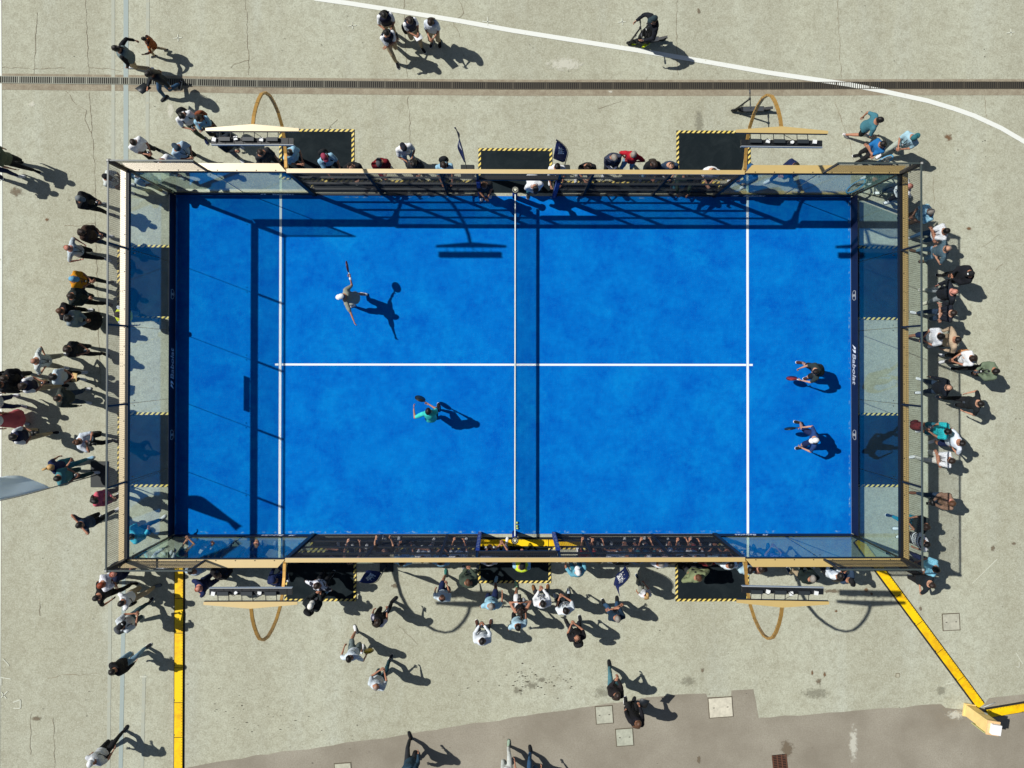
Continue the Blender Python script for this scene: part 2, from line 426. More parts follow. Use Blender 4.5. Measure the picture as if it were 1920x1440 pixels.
# ================================================================ COURT FLOOR
t = NT('blue_turf'); v = t.pos()
a = t.noise(v, .9, 6, .7, .3); b = t.noise(v, 4.2, 5, .75); sp = t.n('ShaderNodeSeparateXYZ'); t.l(v, sp.inputs[0])
mp = t.n('ShaderNodeMapping'); t.l(v, mp.inputs[0]); mp.inputs['Scale'].default_value = (3, 60, 1)
mp2 = t.n('ShaderNodeMapping'); t.l(v, mp2.inputs[0]); mp2.inputs['Scale'].default_value = (60, 3, 1)
fib = t.math('ADD', t.math('MULTIPLY', t.noise(mp.outputs[0], 1, 3), .5), t.math('MULTIPLY', t.noise(mp2.outputs[0], 1, 3), .5))
sand = t.math('ADD', t.math('ADD', t.math('MULTIPLY', a, .55), t.math('MULTIPLY', b, .32)), t.math('MULTIPLY', fib, .3))
c = t.mix(t.ramp(sand, [(.48, 0), (.76, 1)]), lin((0, 91, 182)), lin((4, 125, 204)))
c = t.mix(t.ramp(sand, [(.40, .5), (.54, 0)]), c, lin((0, 86, 178)))
gr = t.noise(v, 60, 2)
pw = t.noise(v, .45, 4, .6, .5)
c = t.mix(t.ramp(t.math('ADD', t.math('MULTIPLY', pw, .7), t.math('MULTIPLY', b, .35)), [(.57, 0), (.70, .4)]), c, lin((8, 134, 204)))
c = t.mix(t.ramp(gr, [(.62, 0), (.74, .3)]), c, lin((120, 190, 225)))
t.bsdf(c, .95, 0, .02, gr, .004, .4)
TURF = t.m
# a line of loose pale sand swept against the foot of the side fences
mb = MB(); mb.prism([(-10, -5), (10, -5), (10, 5), (-10, 5)], -.02, .016); court = mb.obj('court_floor', TURF); tag(court, kind='structure')
LM = worn_paint((232, 242, 244), .2, (120, 170, 220))
mb = MB()
def rect(x0, y0, x1, y1, z, k=None): mb.sheet([(x0, y0), (x1, y0), (x1, y1), (x0, y1)], z, k)
for sx in (-1, 1): rect(sx * 6.92 - .035, -5, sx * 6.92 + .035, 5, .020)
rect(-7.07, -.03, -6.965, .03, .0201); rect(-6.875, -.03, 6.875, .03, .0201); rect(6.965, -.03, 7.07, .03, .0201)
mb.obj('court_lines', LM, court)['label'] = 'white painted court lines'
t = NT('loose_sand'); v = t.pos(); n = t.noise(v, 8, 5, .7); b_ = t.bsdf(lin((150, 205, 225)), .95); tr = t.n('ShaderNodeBsdfTransparent'); mx = t.n('ShaderNodeMixShader')
t.l(t.ramp(n, [(.54, 0), (.66, .5)]), mx.inputs[0]); t.l(tr.outputs[0], mx.inputs[1]); t.l(b_.outputs[0], mx.inputs[2]); t.l(mx.outputs[0], t.out.inputs[0])
mb = MB(); rect(-9.95, -4.97, 9.95, -4.91, .022); rect(-5.8, 4.93, 5.8, 4.97, .022); rect(9.93, -4.9, 9.97, 4.9, .022)
mb.obj('swept_sand', t.m, court)

# ================================================================ MATS with hazard borders
t = NT('rubber'); v = t.pos(); f = t.noise(v, 1.6, 6, .7, 1.0); f2 = t.noise(v, 30, 4)
c = t.mix(t.ramp(f, [(.45, 0), (.75, 1)]), lin((22, 31, 35)), lin((36, 44, 47))); c = t.mix(t.ramp(f2, [(.6, 0), (.8, .3)]), c, lin((66, 70, 68)))
t.bsdf(c, .9, 0, .15); RUB = t.m
t = NT('hazard_tape'); sp = t.n('ShaderNodeSeparateXYZ'); t.l(t.pos(), sp.inputs[0])
f = t.math('GREATER_THAN', t.math('FRACT', t.math('MULTIPLY', t.math('SUBTRACT', sp.outputs[0], sp.outputs[1]), 6.7)), .5)
n = t.noise(t.pos(), 14, 4); cy = t.mix(t.ramp(n, [(.4, 0), (.7, .4)]), lin((232, 205, 90)), lin((235, 228, 190)))
t.bsdf(t.mix(f, cy, lin((24, 24, 22))), .6); HAZ = t.m
def mat_pad(x0, y0, x1, y1, sides, label, z=.018, name='rubber_mat', grp='black rubber mats with hazard borders around the court'):
    cx, cy = (x0 + x1) / 2, (y0 + y1) / 2
    o = thing(name, label, 'mat', (cx, cy, 0), 0, grp)
    m = MB(); m.prism([(x0 - cx, y0 - cy), (x1 - cx, y0 - cy), (x1 - cx, y1 - cy), (x0 - cx, y1 - cy)], .004, z); m.obj('pad', RUB, o)
    m = MB(); b = .075; X0, X1, Y0, Y1 = x0 - cx, x1 - cx, y0 - cy, y1 - cy
    def r(a, b_, c_, d): m.sheet([(a, b_), (c_, b_), (c_, d), (a, d)], z + .004)
    if 'n' in sides: r(X0, Y1 - b, X1, Y1)
    if 's' in sides: r(X0, Y0, X1, Y0 + b)
    e0 = Y0 + (b if 's' in sides else 0); e1 = Y1 - (b if 'n' in sides else 0)
    if 'w' in sides: r(X0, e0, X0 + b, e1)
    if 'e' in sides: r(X1 - b, e0, X1, e1)
    m.obj('hazard_border', HAZ, o); return o
def gp(x, y): p = G(x, y); return p.x, p.y
x0, y1 = gp(524, 242); x1, y0 = gp(664, 337); mat_pad(x0, y0, x1, y1, 'nwes', 'black mat with striped border under the top left lamp mast')
x0, y1 = gp(897, 278); x1, y0 = gp(1035, 338); mat_pad(x0, y0, x1, y1, 'nwe', 'black mat with striped border outside the top gateway')
x0, y1 = gp(1268, 245); x1, y0 = gp(1407, 338); mat_pad(x0, y0, x1, y1, 'nwes', 'black mat with striped border under the top right lamp mast')
x0, y1 = gp(534, 1032); x1, y0 = gp(668, 1127); mat_pad(x0, y0, x1, y1, 'nwes', 'black mat with striped border under the bottom left lamp mast')
x0, y1 = gp(896, 1028); x1, y0 = gp(1033, 1093); mat_pad(x0, y0, x1, y1, 'swe', 'black mat with striped border outside the bottom gateway')
x0, y1 = gp(1266, 1032); x1, y0 = gp(1404, 1127); mat_pad(x0, y0, x1, y1, 'nwes', 'black mat with striped border under the bottom right lamp mast')
x0, y1 = gp(221, 459); _, y0 = gp(221, 598); mat_pad(x0, y0, -10.14, y1, 'nws', 'upper black mat behind the left end glass')
x0, y1 = gp(221, 773); _, y0 = gp(221, 913); mat_pad(x0, y0, -10.14, y1, 'nws', 'lower black mat behind the left end glass')
_, y1 = gp(1702, 461); x1, y0 = gp(1703, 600); mat_pad(10.14, y0, x1, y1, 'nes', 'upper black mat behind the right end glass')
_, y1 = gp(1702, 774); x1, y0 = gp(1703, 913); mat_pad(10.14, y0, x1, y1, 'nes', 'lower black mat behind the right end glass')
for s, nm in ((1, 'top'), (-1, 'bottom')):
    ya, yb = sorted((s * 5.1, s * 5.46))
    mat_pad(-6.02, ya, -1.02, yb, ('n' if s > 0 else 's') + 'w', 'long narrow black mat along the %s side fence, left half' % nm)
    mat_pad(-1.0, ya, 1.12, yb, '', 'plain narrow black mat in the %s gateway' % nm)
    mat_pad(1.14, ya, 6.1, yb, ('n' if s > 0 else 's') + 'e', 'long narrow black mat along the %s side fence, right half' % nm)

# ================================================================ CAGE
BLK = paint((18, 20, 22), .55, 0.0)
t = NT('gold_paint'); v = t.pos(); f = t.noise(v, 5, 4); L = (.68, .48, .15)
b_ = t.bsdf(t.mix(f, tuple(x * .9 for x in L), L), .5, 0, .5); b_.inputs['Coat Weight'].default_value = 1; b_.inputs['Coat Roughness'].default_value = .42; b_.inputs['Coat IOR'].default_value = 2.5; GOLD = t.m
ALU = plain((176, 182, 184), .45)
def glass_mat(tint):
  t = NT('glass'); g = t.n('ShaderNodeNewGeometry')
  dp = t.n('ShaderNodeVectorMath', operation='DOT_PRODUCT'); t.l(g.outputs['Normal'], dp.inputs[0]); t.l(g.outputs['Incoming'], dp.inputs[1])
  ca = t.math('ABSOLUTE', dp.outputs['Value']); om = t.math('SUBTRACT', 1.0, ca)
  fr = t.math('MINIMUM', t.math('ADD', .045, t.math('MULTIPLY', t.math('POWER', om, 5.0), .955)), 1.0)
  tr = t.n('ShaderNodeBsdfTransparent'); tr.inputs[0].default_value = (*tint, 1)
  gl = t.n('ShaderNodeBsdfGlossy'); gl.inputs['Roughness'].default_value = 0.0; gl.inputs[0].default_value = (.8, .94, .88, 1)
  mx = t.n('ShaderNodeMixShader'); t.l(fr, mx.inputs[0]); t.l(tr.outputs[0], mx.inputs[1]); t.l(gl.outputs[0], mx.inputs[2]); t.l(mx.outputs[0], t.out.inputs[0]); return t.m
GLASS = glass_mat((.93, .985, .985)); GLASS_SIDE = glass_mat((.88, .968, .975))
NAVY = paint((8, 18, 50), .6)
WHT = plain((236, 238, 240), .6)

def wires(m, o, u, L, v, H, pitch=.05, r=.0042, skip=None):
    """welded wire grid in the plane spanned by unit vectors u, v from corner o"""
    o = Vector(o); u = Vector(u); v = Vector(v)
    n = int(round(L / pitch)); k = int(round(H / pitch))
    for i in range(n + 1): m.beam(o + u * (L * i / n), o + u * (L * i / n) + v * H, r, r)
    for j in range(k + 1): m.beam(o + v * (H * j / k), o + v * (H * j / k) + u * L, r, r)

def text_mesh(s, size, shear=.25, ext=.003, bold=.012):
    cu = bpy.data.curves.new('lettering', 'FONT'); cu.body = s; cu.size = size; cu.shear = shear; cu.extrude = ext; cu.offset = bold * size
    cu.align_x = 'CENTER'; cu.align_y = 'CENTER'
    o = bpy.data.objects.new('tmp', cu); col.objects.link(o)
    me = bpy.data.meshes.new_from_object(o.evaluated_get(bpy.context.evaluated_depsgraph_get()))
    bpy.data.objects.remove(o); me.materials.clear(); return me
def lettering(parent, s, size, loc, right, up, mat_, **k):
    me = text_mesh(s, size, **k); me.materials.append(mat_)
    o = bpy.data.objects.new('lettering', me); col.objects.link(o); o.parent = parent
    x = Vector(right).normalized(); y = Vector(up).normalized(); z = x.cross(y)
    M = Matrix((x, y, z)).transposed().to_4x4(); M.translation = Vector(loc); o.matrix_local = M; return o
def flat_mark(parent, name, polys, loc, right, up, mat_, th=.003):
    m = MB()
    for p in polys: m.prism(p, 0, th)
    o = m.obj(name, mat_, parent); x = Vector(right).normalized(); y = Vector(up).normalized(); z = x.cross(y)
    M = Matrix((x, y, z)).transposed().to_4x4(); M.translation = Vector(loc); o.matrix_local = M; return o
SLASH = [[(-.125, -.10), (.02, .02), (.02, .11), (-.03, .11)], [(-.0, -.11), (.11, .0), (.13, .11), (.045, .11), (.045, .01)]]
def shield(rr=.15):
    out = []
    n = 16
    for i in range(n):
        a0 = R(180 + 180 * i / n); a1 = R(180 + 180 * (i + 1) / n)
        out.append([(rr * math.cos(a0), rr * math.sin(a0) + .03), (rr * math.cos(a1), rr * math.sin(a1) + .03), (rr * .87 * math.cos(a1), rr * .87 * math.sin(a1) + .03), (rr * .87 * math.cos(a0), rr * .87 * math.sin(a0) + .03)])
    out.append([(-rr, .03), (-rr * .87, .03), (-rr * .75, .11), (-rr * .9, .11)]); out.append([(rr * .87, .03), (rr, .03), (rr * .9, .11), (rr * .75, .11)])
    out.append([(-rr * .86, .085), (rr * .86, .085), (rr * .8, .125), (-rr * .8, .125)])
    out.append([(-.02, .0), (.02, .0), (.045, .07), (-.045, .07)]); out.append([(-.055, -.055), (0, -.085), (.055, -.055), (.02, -.0), (-.02, -.0)])
    return out
SILV = plain((168, 168, 162), .5); SOFT = plain((196, 200, 206), .6)

BAN_H = .45
def end_wall(sx, label):
    o = thing('end_wall', label, 'glass wall', (sx * 10, 0, 0))
    for i in range(5):
        yc = -4 + 2 * i
        m = MB(); m.box((sx * .02, yc, 1.445), (.012, 1.985, 2.79)); g = m.obj('glass_panel', GLASS, o)
        m = MB()
        for a in (-.93, .93):
            for z in (.3, 2.6): m.box((-sx * .002, yc + a, z), (.012, .025, .03))
        m.obj('clamp', BLK, g)
    m = MB(); m.box((sx * .02, 0, .035), (.04, 10.0, .03)); m.obj('base_channel', ALU, o)
    m = MB(); m.box((-sx * .005, 0, .05 + BAN_H / 2), (.006, 9.96, BAN_H)); b = m.obj('banner', NAVY, o)
    fx = -sx * .0082; rt = (0, -sx, 0)
    if sx > 0:
        rt = (0, -1, 0); zt = .25
    else: rt = (0, 1, 0); zt = .25
    lettering(b, 'Babolat', .30, (fx, (-.1 if sx > 0 else -.0), zt), rt, (0, 0, 1), SOFT)
    flat_mark(b, 'slash_emblem', SLASH, (fx, (.48 if sx > 0 else -.6), zt), rt, (0, 0, 1), WHT)
    for yy in (2.05, -2.05): flat_mark(b, 'shield_emblem', shield(), (fx, yy, .25), rt, (0, 0, 1), SILV)
    m = MB(); m.box((sx * .02, 0, 2.93), (.07, 10.1, .13)); m.obj('top_beam', BLK, o)
    m = MB(); m.prism([(sx * .058, -5.02), (sx * .20, -5.2), (sx * .20, 5.2), (sx * .058, 5.02)][::sx], 2.985, 3.003)
    for k in range(21):
        m.k = 1; m.box((sx * .085, -4.8 + k * .48, 3.006), (.02, .02, .006))
    for yy, n in ((1.9, 1), (.35, 2), (.05, 2), (-1.0, 1)):
        for a in range(n):
            for q in (-.035, .035): m.box((sx * .15 + q * .6, yy - a * .08, 3.006), (.014, .014, .004))
    m.obj('cap_plate', [GOLD, BLK], o)
    if sx < 0:
        m = MB(); m.box((-.2, 0, 2.86), (.025, 1.02, .2)); m.box((-.11, .4, 2.94), (.18, .03, .03)); m.box((-.11, -.4, 2.94), (.18, .03, .03)); m.obj('sign_back', BLK, o)
    m = MB(); wires(m, (sx * .02, -4.95, 3.0), (0, 1, 0), 9.9, (0, 0, 1), .97); m.obj('wire_mesh', BLK, o)
    m = MB(); m.box((sx * .02, 0, 4.0), (.036, 10.06, .036)); m.obj('top_rail', paint((70, 80, 78), .4), o)
    for yy in (-3, -1, 1, 3):
        m = MB(); m.box((sx * .02, yy, 3.49), (.045, .05, .93)); m.obj('upper_post', BLK, o)
    for yy in (-5, 5):
        m = MB(); m.box((sx * .02, yy * 1.004, 3.5), (.09, .09, .99)); m.box((sx * .08, yy * 1.014, 1.43), (.08, .08, 2.86)); m.obj('corner_post', BLK, o)
        m = MB(); m.box((sx * .02, yy * 1.004, 4.03), (.05, .05, .02)); m.obj('post_cap', SILV, o)
    for yy in (-3, -1, 1, 3):
        m = MB(); m.box((sx * .055, yy, 1.43), (.022, .008, 2.86)); m.obj('joint_strip', BLK, o)
    return o
end_wall(-1, 'left end wall of clear glass with wire mesh above'); end_wall(1, 'right end wall of clear glass with wire mesh above')

def corner_wall(sx, sy, label):
    o = thing('corner_side_wall', label, 'glass wall', (sx * 7.96, sy * 5, 0))
    for k in (-1, 1):
        m = MB(); m.box((k * 1.01, sy * .02, 1.445), (2.0, .012, 2.79)); g = m.obj('glass_panel', GLASS_SIDE, o)
        m = MB()
        for a in (-.93, .93):
            for z in (.35, 2.6): m.box((k * 1.01 + a, -sy * .002, z), (.025, .012, .03))
        m.obj('clamp', BLK, g)
    m = MB(); m.box((0, sy * .02, .035), (4.04, .04, .03)); m.obj('base_channel', ALU, o)
    m = MB(); m.box((0, sy * .12, .05), (4.0, .09, .06)); m.obj('base_rail', GOLD, o)
    m = MB(); m.box((0, -sy * .005, .05 + BAN_H * .32), (4.0, .006, BAN_H * .64)); b = m.obj('banner', NAVY, o)
    fy = -sy * .0082; rt = (sy, 0, 0)
    lx = -sx * 1.02
    lettering(b, 'Babolat', .21, (lx + .12 * sy, fy, .19), rt, (0, 0, 1), WHT)
    flat_mark(b, 'slash_emblem', [[(x * .8, y * .7) for x, y in p] for p in SLASH], (lx - sy * .45, fy, .19), rt, (0, 0, 1), WHT)
    m = MB(); m.box((0, sy * .02, 2.93), (4.02, .07, .13)); m.obj('top_beam', BLK, o)
    xe, xi = sx * 2.2, -sx * 2.02; c = -sx * 1.83
    pts = [(xi, sy * .0), (sx * 2.02, sy * .0), (xe, sy * .21), (c, sy * .21)]
    m = MB(); m.prism(pts if sx * sy > 0 else pts[::-1], 2.985, 3.004)
    m.k = 1
    for k in range(8): m.box((-1.75 + k * .5, sy * .025, 3.006), (.025, .025, .008))
    m.obj('cap_plate', [GOLD, BLK], o)
    a, bq = (-.0, 2.0) if sx > 0 else (-2.0, .0)
    m = MB(); wires(m, (a, sy * .02, 3.0), (1, 0, 0), 2.0, (0, 0, 1), .97); m.obj('wire_mesh', BLK, o)
    m = MB(); m.box(((a + bq) / 2, sy * .02, 4.0), (2.05, .036, .036)); m.obj('top_rail', paint((70, 80, 78), .4), o)
    m = MB(); m.box((sx * .02, sy * .02, 3.49), (.05, .045, .93)); m.obj('upper_post', BLK, o)
    m = MB(); m.box((sx * .02, sy * .055, 1.43), (.008, .022, 2.86)); m.obj('joint_strip', BLK, o)
    return o
corner_wall(-1, 1, 'glass side wall of the top left court corner'); corner_wall(1, 1, 'glass side wall of the top right court corner')
corner_wall(-1, -1, 'glass side wall of the bottom left court corner'); corner_wall(1, -1, 'glass side wall of the bottom right court corner')

PAD = fabric((22, 50, 128), .7)
def side_fence(sy, label):
    o = thing('side_fence', label, 'fence', (0, sy * 5, 0))
    posts = [-3.92, -1.98, 2.03, 4.07]
    for x in (-5.92, 5.92):
        m = MB(); m.box((x, sy * .02, 1.47), (.11, .09, 2.94)); m.obj('main_post', BLK, o)
    for x in posts:
        m = MB(); m.box((x, sy * .035, 1.47), (.07, .06, 2.94)); m.obj('post', BLK, o)
    for x in (-1.02, 1.16):
        m = MB(); m.box((x, sy * .035, 1.47), (.06, .06, 2.94)); m.obj('gate_post', BLK, o)
        m = MB(); m.box((x, -sy * .005, 1.04), (.10, .12, 2.04)); q = m.obj('post_pad', PAD, o)
        m = MB(); s = 1 if x < 0 else -1
        for k in range(11): m.beam((x + s * .053, -sy * .03, .12 + k * .18), (x + s * .053, -sy * .03 + .04, .17 + k * .18), .004, .008); m.beam((x - .035, -sy * .068, .12 + k * .18), (x + .035, -sy * .068, .17 + k * .18), .004, .008)
        m.obj('lacing', plain((150, 170, 200), .6), q)
    secs = [(-5.86, -1.05), (1.19, 5.86)]
    for a, b in secs:
        m = MB(); wires(m, (a, sy * .0, .05), (1, 0, 0), b - a, (0, 0, 1), 2.88, .05, .004); m.obj('wire_mesh', BLK, o)
        for z in (.05, .77, 1.5, 2.22):
            m = MB(); m.box(((a + b) / 2, sy * .035, z), (b - a, .045, .045)); m.obj('rail', paint((40, 46, 48), .5), o)
    m = MB(); wires(m, (-.98, 0, 2.3), (1, 0, 0), 2.1, (0, 0, 1), .63, .05, .004); m.obj('wire_mesh', BLK, o)
    m = MB(); m.box((.07, sy * .03, 2.22), (2.1, .12, .1)); m.obj('lintel', BLK, o)
    m = MB(); m.box((0, sy * .015, 3.0), (11.86, .112, .05)); m.obj('top_beam', GOLD, o)
    return o
side_fence(1, 'long black wire mesh fence with yellow top beam, top side'); side_fence(-1, 'long black wire mesh fence with yellow top beam, bottom side')

# ---------------------------------------------------------------- net
o = thing('padel_net', 'dark court net with white top tape across the blue court', 'net')
m = MB(); wires(m, (0, -4.86, .04), (0, 1, 0), 9.72, (0, 0, 1), .78, .044, .0035); m.obj('netting', paint((16, 22, 48), .7), o)
m = MB(); m.box((0, 0, .865), (.03, 9.74, .09)); m.obj('top_tape', fabric((228, 238, 236)), o)
m = MB(); m.box((0, 0, .04), (.02, 9.72, .05)); m.obj('bottom_band', fabric((20, 26, 60)), o)
for yy in (-4.97, 4.97):
    m = MB(); m.tube((0, yy, .016), (0, yy, 1.0), .075, 16); q = m.obj('post_pad', PAD, o, True)
    m = MB(); m.tube((0, yy, 1.0), (0, yy, 1.03), .105, 20); m.obj('post_cap', plain((22, 22, 24), .4), o)
    m = MB()
    for i in range(20):
        a0, a1 = R(18 * i), R(18 * i + 18); m.prism([(.068 * math.cos(a0), yy + .068 * math.sin(a0)), (.076 * math.cos(a0), yy + .076 * math.sin(a0)), (.076 * math.cos(a1), yy + .076 * math.sin(a1)), (.068 * math.cos(a1), yy + .068 * math.sin(a1))], 1.03, 1.034)
    m.prism([(-.04, yy + .035), (-.035, yy - .01), (0, yy - .045), (.035, yy - .01), (.04, yy + .035)], 1.03, 1.034)
    m.obj('cap_emblem', plain((214, 212, 190), .5), o)
for i, (x, y) in enumerate([(968.5, 979.5), (968.5, 985.5), (969, 990)]):
    p = G(x, y); m = MB(); m.ell((0, 0, 0), .034, .034, .034); q = m.obj('ball', plain((206, 226, 130), .8), None, True); q.location = (p.x + .015, p.y, .05)
    tag(q, ['northernmost of three balls lying against the net by its bottom post', 'middle one of three balls lying against the net', 'ball nearest the bottom net post'][i], 'ball', 'yellow balls lying at the foot of the net')

# ---------------------------------------------------------------- light masts
ARC = [(.0, 2.9), (.1, 3.03), (.45, 3.07), (.8, 3.2), (1.08, 3.42), (1.3, 3.75), (1.42, 4.1), (1.475, 4.45), (1.43, 4.82), (1.3, 5.1), (1.1, 5.32), (.85, 5.52), (.6, 5.66), (.3, 5.75)]
t = NT('bronze_paint'); L = lin((206, 160, 84)); f = t.noise(t.pos(), 6, 3); t.bsdf(t.mix(f, tuple(x * .85 for x in L), L), .4, .5, .6); BRZ = t.m
DRV = plain((44, 50, 54), .5); WBX = plain((232, 234, 232), .5)
def mast(sx, sy, label, tilt):
    o = thing('light_mast', label, 'light mast', (sx * 5.94, sy * 5, 0))
    m = MB()
    pts = []
    for a, b in zip(ARC[:-1], ARC[1:]):
        for q in (0, .5): pts.append((0, sy * (a[0] + (b[0] - a[0]) * q), a[1] + (b[1] - a[1]) * q))
    pts.append((0, sy * ARC[-1][0], ARC[-1][1]))
    for a, b in zip(pts[:-1], pts[1:]): 
        a = Vector(a); b = Vector(b); d = (b - a).normalized() * .006; m.beam(a - d, b + d, .072, .05)
    m.obj('curved_arm', BRZ, o)
    c = [(.045, 2.2), (.05, 2.45), (.1, 2.68), (.22, 2.85), (.5, 2.98), (.5, 3.04), (.045, 3.02)]
    m = MB(); n = len(c); vs = [(-.006, sy * a, z) for a, z in c] + [(.006, sy * a, z) for a, z in c]
    m.add(vs, [tuple(range(n)), tuple(range(2 * n - 1, n - 1, -1))] + [(i, (i + 1) % n, n + (i + 1) % n, n + i) for i in range(n)]); m.obj('gusset', GOLD, o)
    e = bpy.data.objects.new('lamp_head', None); col.objects.link(e); e.parent = o; e.location = (0, sy * .3, 5.76); e.rotation_euler = (0, 0, R(tilt))
    pl = [(-1.04, sy * -.055), (1.04, sy * -.055), (1.04, sy * .01), (0, sy * .10), (-1.04, sy * .01)]
    m = MB(); m.prism(pl if sy > 0 else pl[::-1], 0, .016); m.k = 1; m.box((0, -sy * .062, -.02), (2.06, .012, .05))
    m.obj('top_plate', [GOLD, BLK], e)
    m = MB(); y0 = -sy * .28
    m.box((0, y0, -.03), (1.83, .15, .07)); m.k = 1; m.box((0, y0 - sy * .08, -.02), (1.84, .012, .10)); m.k = 2
    for k in range(9): m.box((-.8 + .2 * k, y0, .008), (.012, .14, .01))
    m.obj('housing', [plain((20, 24, 28), .5), ALU, BLK], e)
    for k in range(3):
        m = MB(); m.box((-.6 + k * .53, y0 + sy * .03, .045), (.25, .085, .07)); m.obj('driver_box', DRV, e)
        for q in (-.12, .12):
            m = MB(); m.tube((-.6 + k * .53 + q, -sy * .05, 0), (-.6 + k * .53 + q, y0 + sy * .06, .02), .009, 6); m.obj('bracket', BLK, e)
    rr = random.Random(int(sx * 3 + sy * 7))
    for k in range(3):
        m = MB(); x = (-.82, -.33, .2, .72)[k + (sx > 0)] + rr.uniform(-.03, .03)
        if rr.random() < .6: m.box((x, y0 + sy * rr.uniform(0, .06), .04), (.085, .085, .04), rr.uniform(-.3, .3))
        else: m.tube((x, y0 + sy * .02, .02), (x, y0 + sy * .02, .06), .04, 14)
        m.obj('junction_box', WBX, e)
    m = MB(); m.path([(-.45, y0 + sy * .03, .06), (-.35, y0 + sy * .08, .08), (-.25, y0, .06), (-.1, y0 + sy * .06, .07)], .007, 5); m.path([(.1, y0, .05), (.2, y0 + sy * .07, .09), (.33, y0 + sy * .02, .06)], .007, 5)
    m.path([(0, -sy * .05, .0), (.1, -sy * .12, .0), (.2, y0 + sy * .1, .03)], .006, 5); m.obj('cable', BLK, e)
    return o
mast(-1, 1, 'curved yellow light mast over the top left of the court', 0); mast(1, 1, 'curved yellow light mast over the top right of the court', -.5)
mast(-1, -1, 'curved yellow light mast over the bottom left of the court', 0); mast(1, -1, 'curved yellow light mast over the bottom right of the court', -1.2)

# ---------------------------------------------------------------- cable ramps
YEL = NT('yellow_lid'); v = YEL.pos(); f = YEL.noise(v, 6, 5, .7)
YEL.bsdf(YEL.mix(YEL.ramp(YEL.math('ADD', YEL.math('MULTIPLY', f, .6), YEL.math('MULTIPLY', YEL.noise(v, .9, 2), .5)), [(.5, 0), (.68, .75)]), lin((252, 208, 8)), lin((214, 158, 22))), .5, 0, .4); YEL = YEL.m
RB2 = plain((26, 26, 24), .8)
def ramp_unit():
    o = thing('cable_ramp', '', 'cable ramp')
    m = MB()
    m.add([(-.16, 0, .004), (-.1, 0, .05), (.1, 0, .05), (.16, 0, .004), (-.16, 1, .004), (-.1, 1, .05), (.1, 1, .05), (.16, 1, .004)], [(0, 1, 2, 3), (7, 6, 5, 4), (0, 4, 5, 1), (1, 5, 6, 2), (2, 6, 7, 3), (0, 3, 7, 4)])
    m.obj('rubber_base', RB2, o)
    m = MB(); m.prism([(-.118, .01), (.118, .01), (.118, .9), (.105, .9), (.105, .96), (.118, .96), (.118, .99), (-.118, .99)], .046, .062); m.k = 1
    for k in range(12): m.box((-.1, .06 + k * .08, .0625), (.02, .012, .004))
    m.obj('lid', [YEL, RB2], o); return o
ru = ramp_unit(); first = [True]
def ramp_run(a, b, n, labs, grp):
    A = G(*a); B = G(*b); d = (B - A) / n; rz = math.atan2(d.y, d.x) - math.pi / 2
    for i in range(n):
        p = A + d * i; q = labs[i]
        if first[0]: ru.location = p; ru.rotation_euler = (0, 0, rz); ru['label'] = q; u = ru; first[0] = False
        else: u = dup(ru, p, rz, q)
        u['group'] = grp
        u.scale = (.8 if 'gateway' in grp else 1, d.length, 1)
o_ = ['first', 'second', 'third', 'fourth', 'fifth', 'sixth', 'seventh']
ramp_run((337, 1056), (335.5, 1446), 6, ['yellow cable ramp section of the vertical run at left, %s from the court' % o_[i] for i in range(6)], 'cable ramp sections, vertical run at left')
ramp_run((1607, 1011), (1838, 1323), 6, ['yellow cable ramp section of the slanting run at right, %s from the court' % o_[i] for i in range(6)], 'cable ramp sections, slanting run at right')
ramp_run((1848, 1337), (1990, 1313), 2, ['yellow cable ramp section touching the pale yellow cabinet, leading right', 'yellow cable ramp section cut by the right edge of the photo'], 'cable ramp sections right of the cabinet')
ramp_run((897, 1017), (1094, 1017), 3, ['yellow cable ramp section in the bottom gateway, %s' % s for s in ('left of the net post', 'under the net post', 'right of the net post')], 'cable ramp sections in the bottom gateway')

# ---------------------------------------------------------------- cabinet
PY = paint((244, 214, 142), .6)
p = G(1817, 1331); o = thing('service_cabinet', 'upright pale yellow service cabinet with white box on top', 'cabinet', (p.x, p.y, 0), R(-9))
m = MB(); m.prism([(-.19, -.19), (.15, -.19), (.15, .19), (-.19, .19)], .004, .06); m.obj('plinth', PY, o)
m = MB(); m.prism([(-.155, -.155), (.13, -.155), (.13, .16), (-.155, .16)], .06, .66); m.prism([(-.17, -.17), (.145, -.17), (.145, .175), (-.17, .175)], .66, 1.16); m.obj('body', PY, o)
m = MB(); m.prism([(-.19, -.2), (.17, -.2), (.17, .2), (-.19, .2)], 1.16, 1.19); m.obj('lid', paint((238, 196, 140), .6), o)
m = MB(); m.box((.02, 0, 1.25), (.26, .28, .11)); m.obj('top_box', plain((244, 244, 244), .5), o)
m = MB(); m.box((-.05, -.19, .8), (.3, .02, .62)); m.obj('side_flap', plain((190, 196, 140), .35), o)
m = MB(); m.box((.1, .185, .62), (.05, .02, .09)); m.obj('latch', plain((150, 160, 160), .3), o)
p = G(1842, 1325); m = MB(); m.tube((0, 0, .04), (.34, .14, .05), .012, 8); q = m.obj('metal_rod', plain((190, 196, 196), .3), None, True); q.location = (p.x, p.y, 0); tag(q, 'short metal rod on the ground beside the yellow cabinet', 'rod')

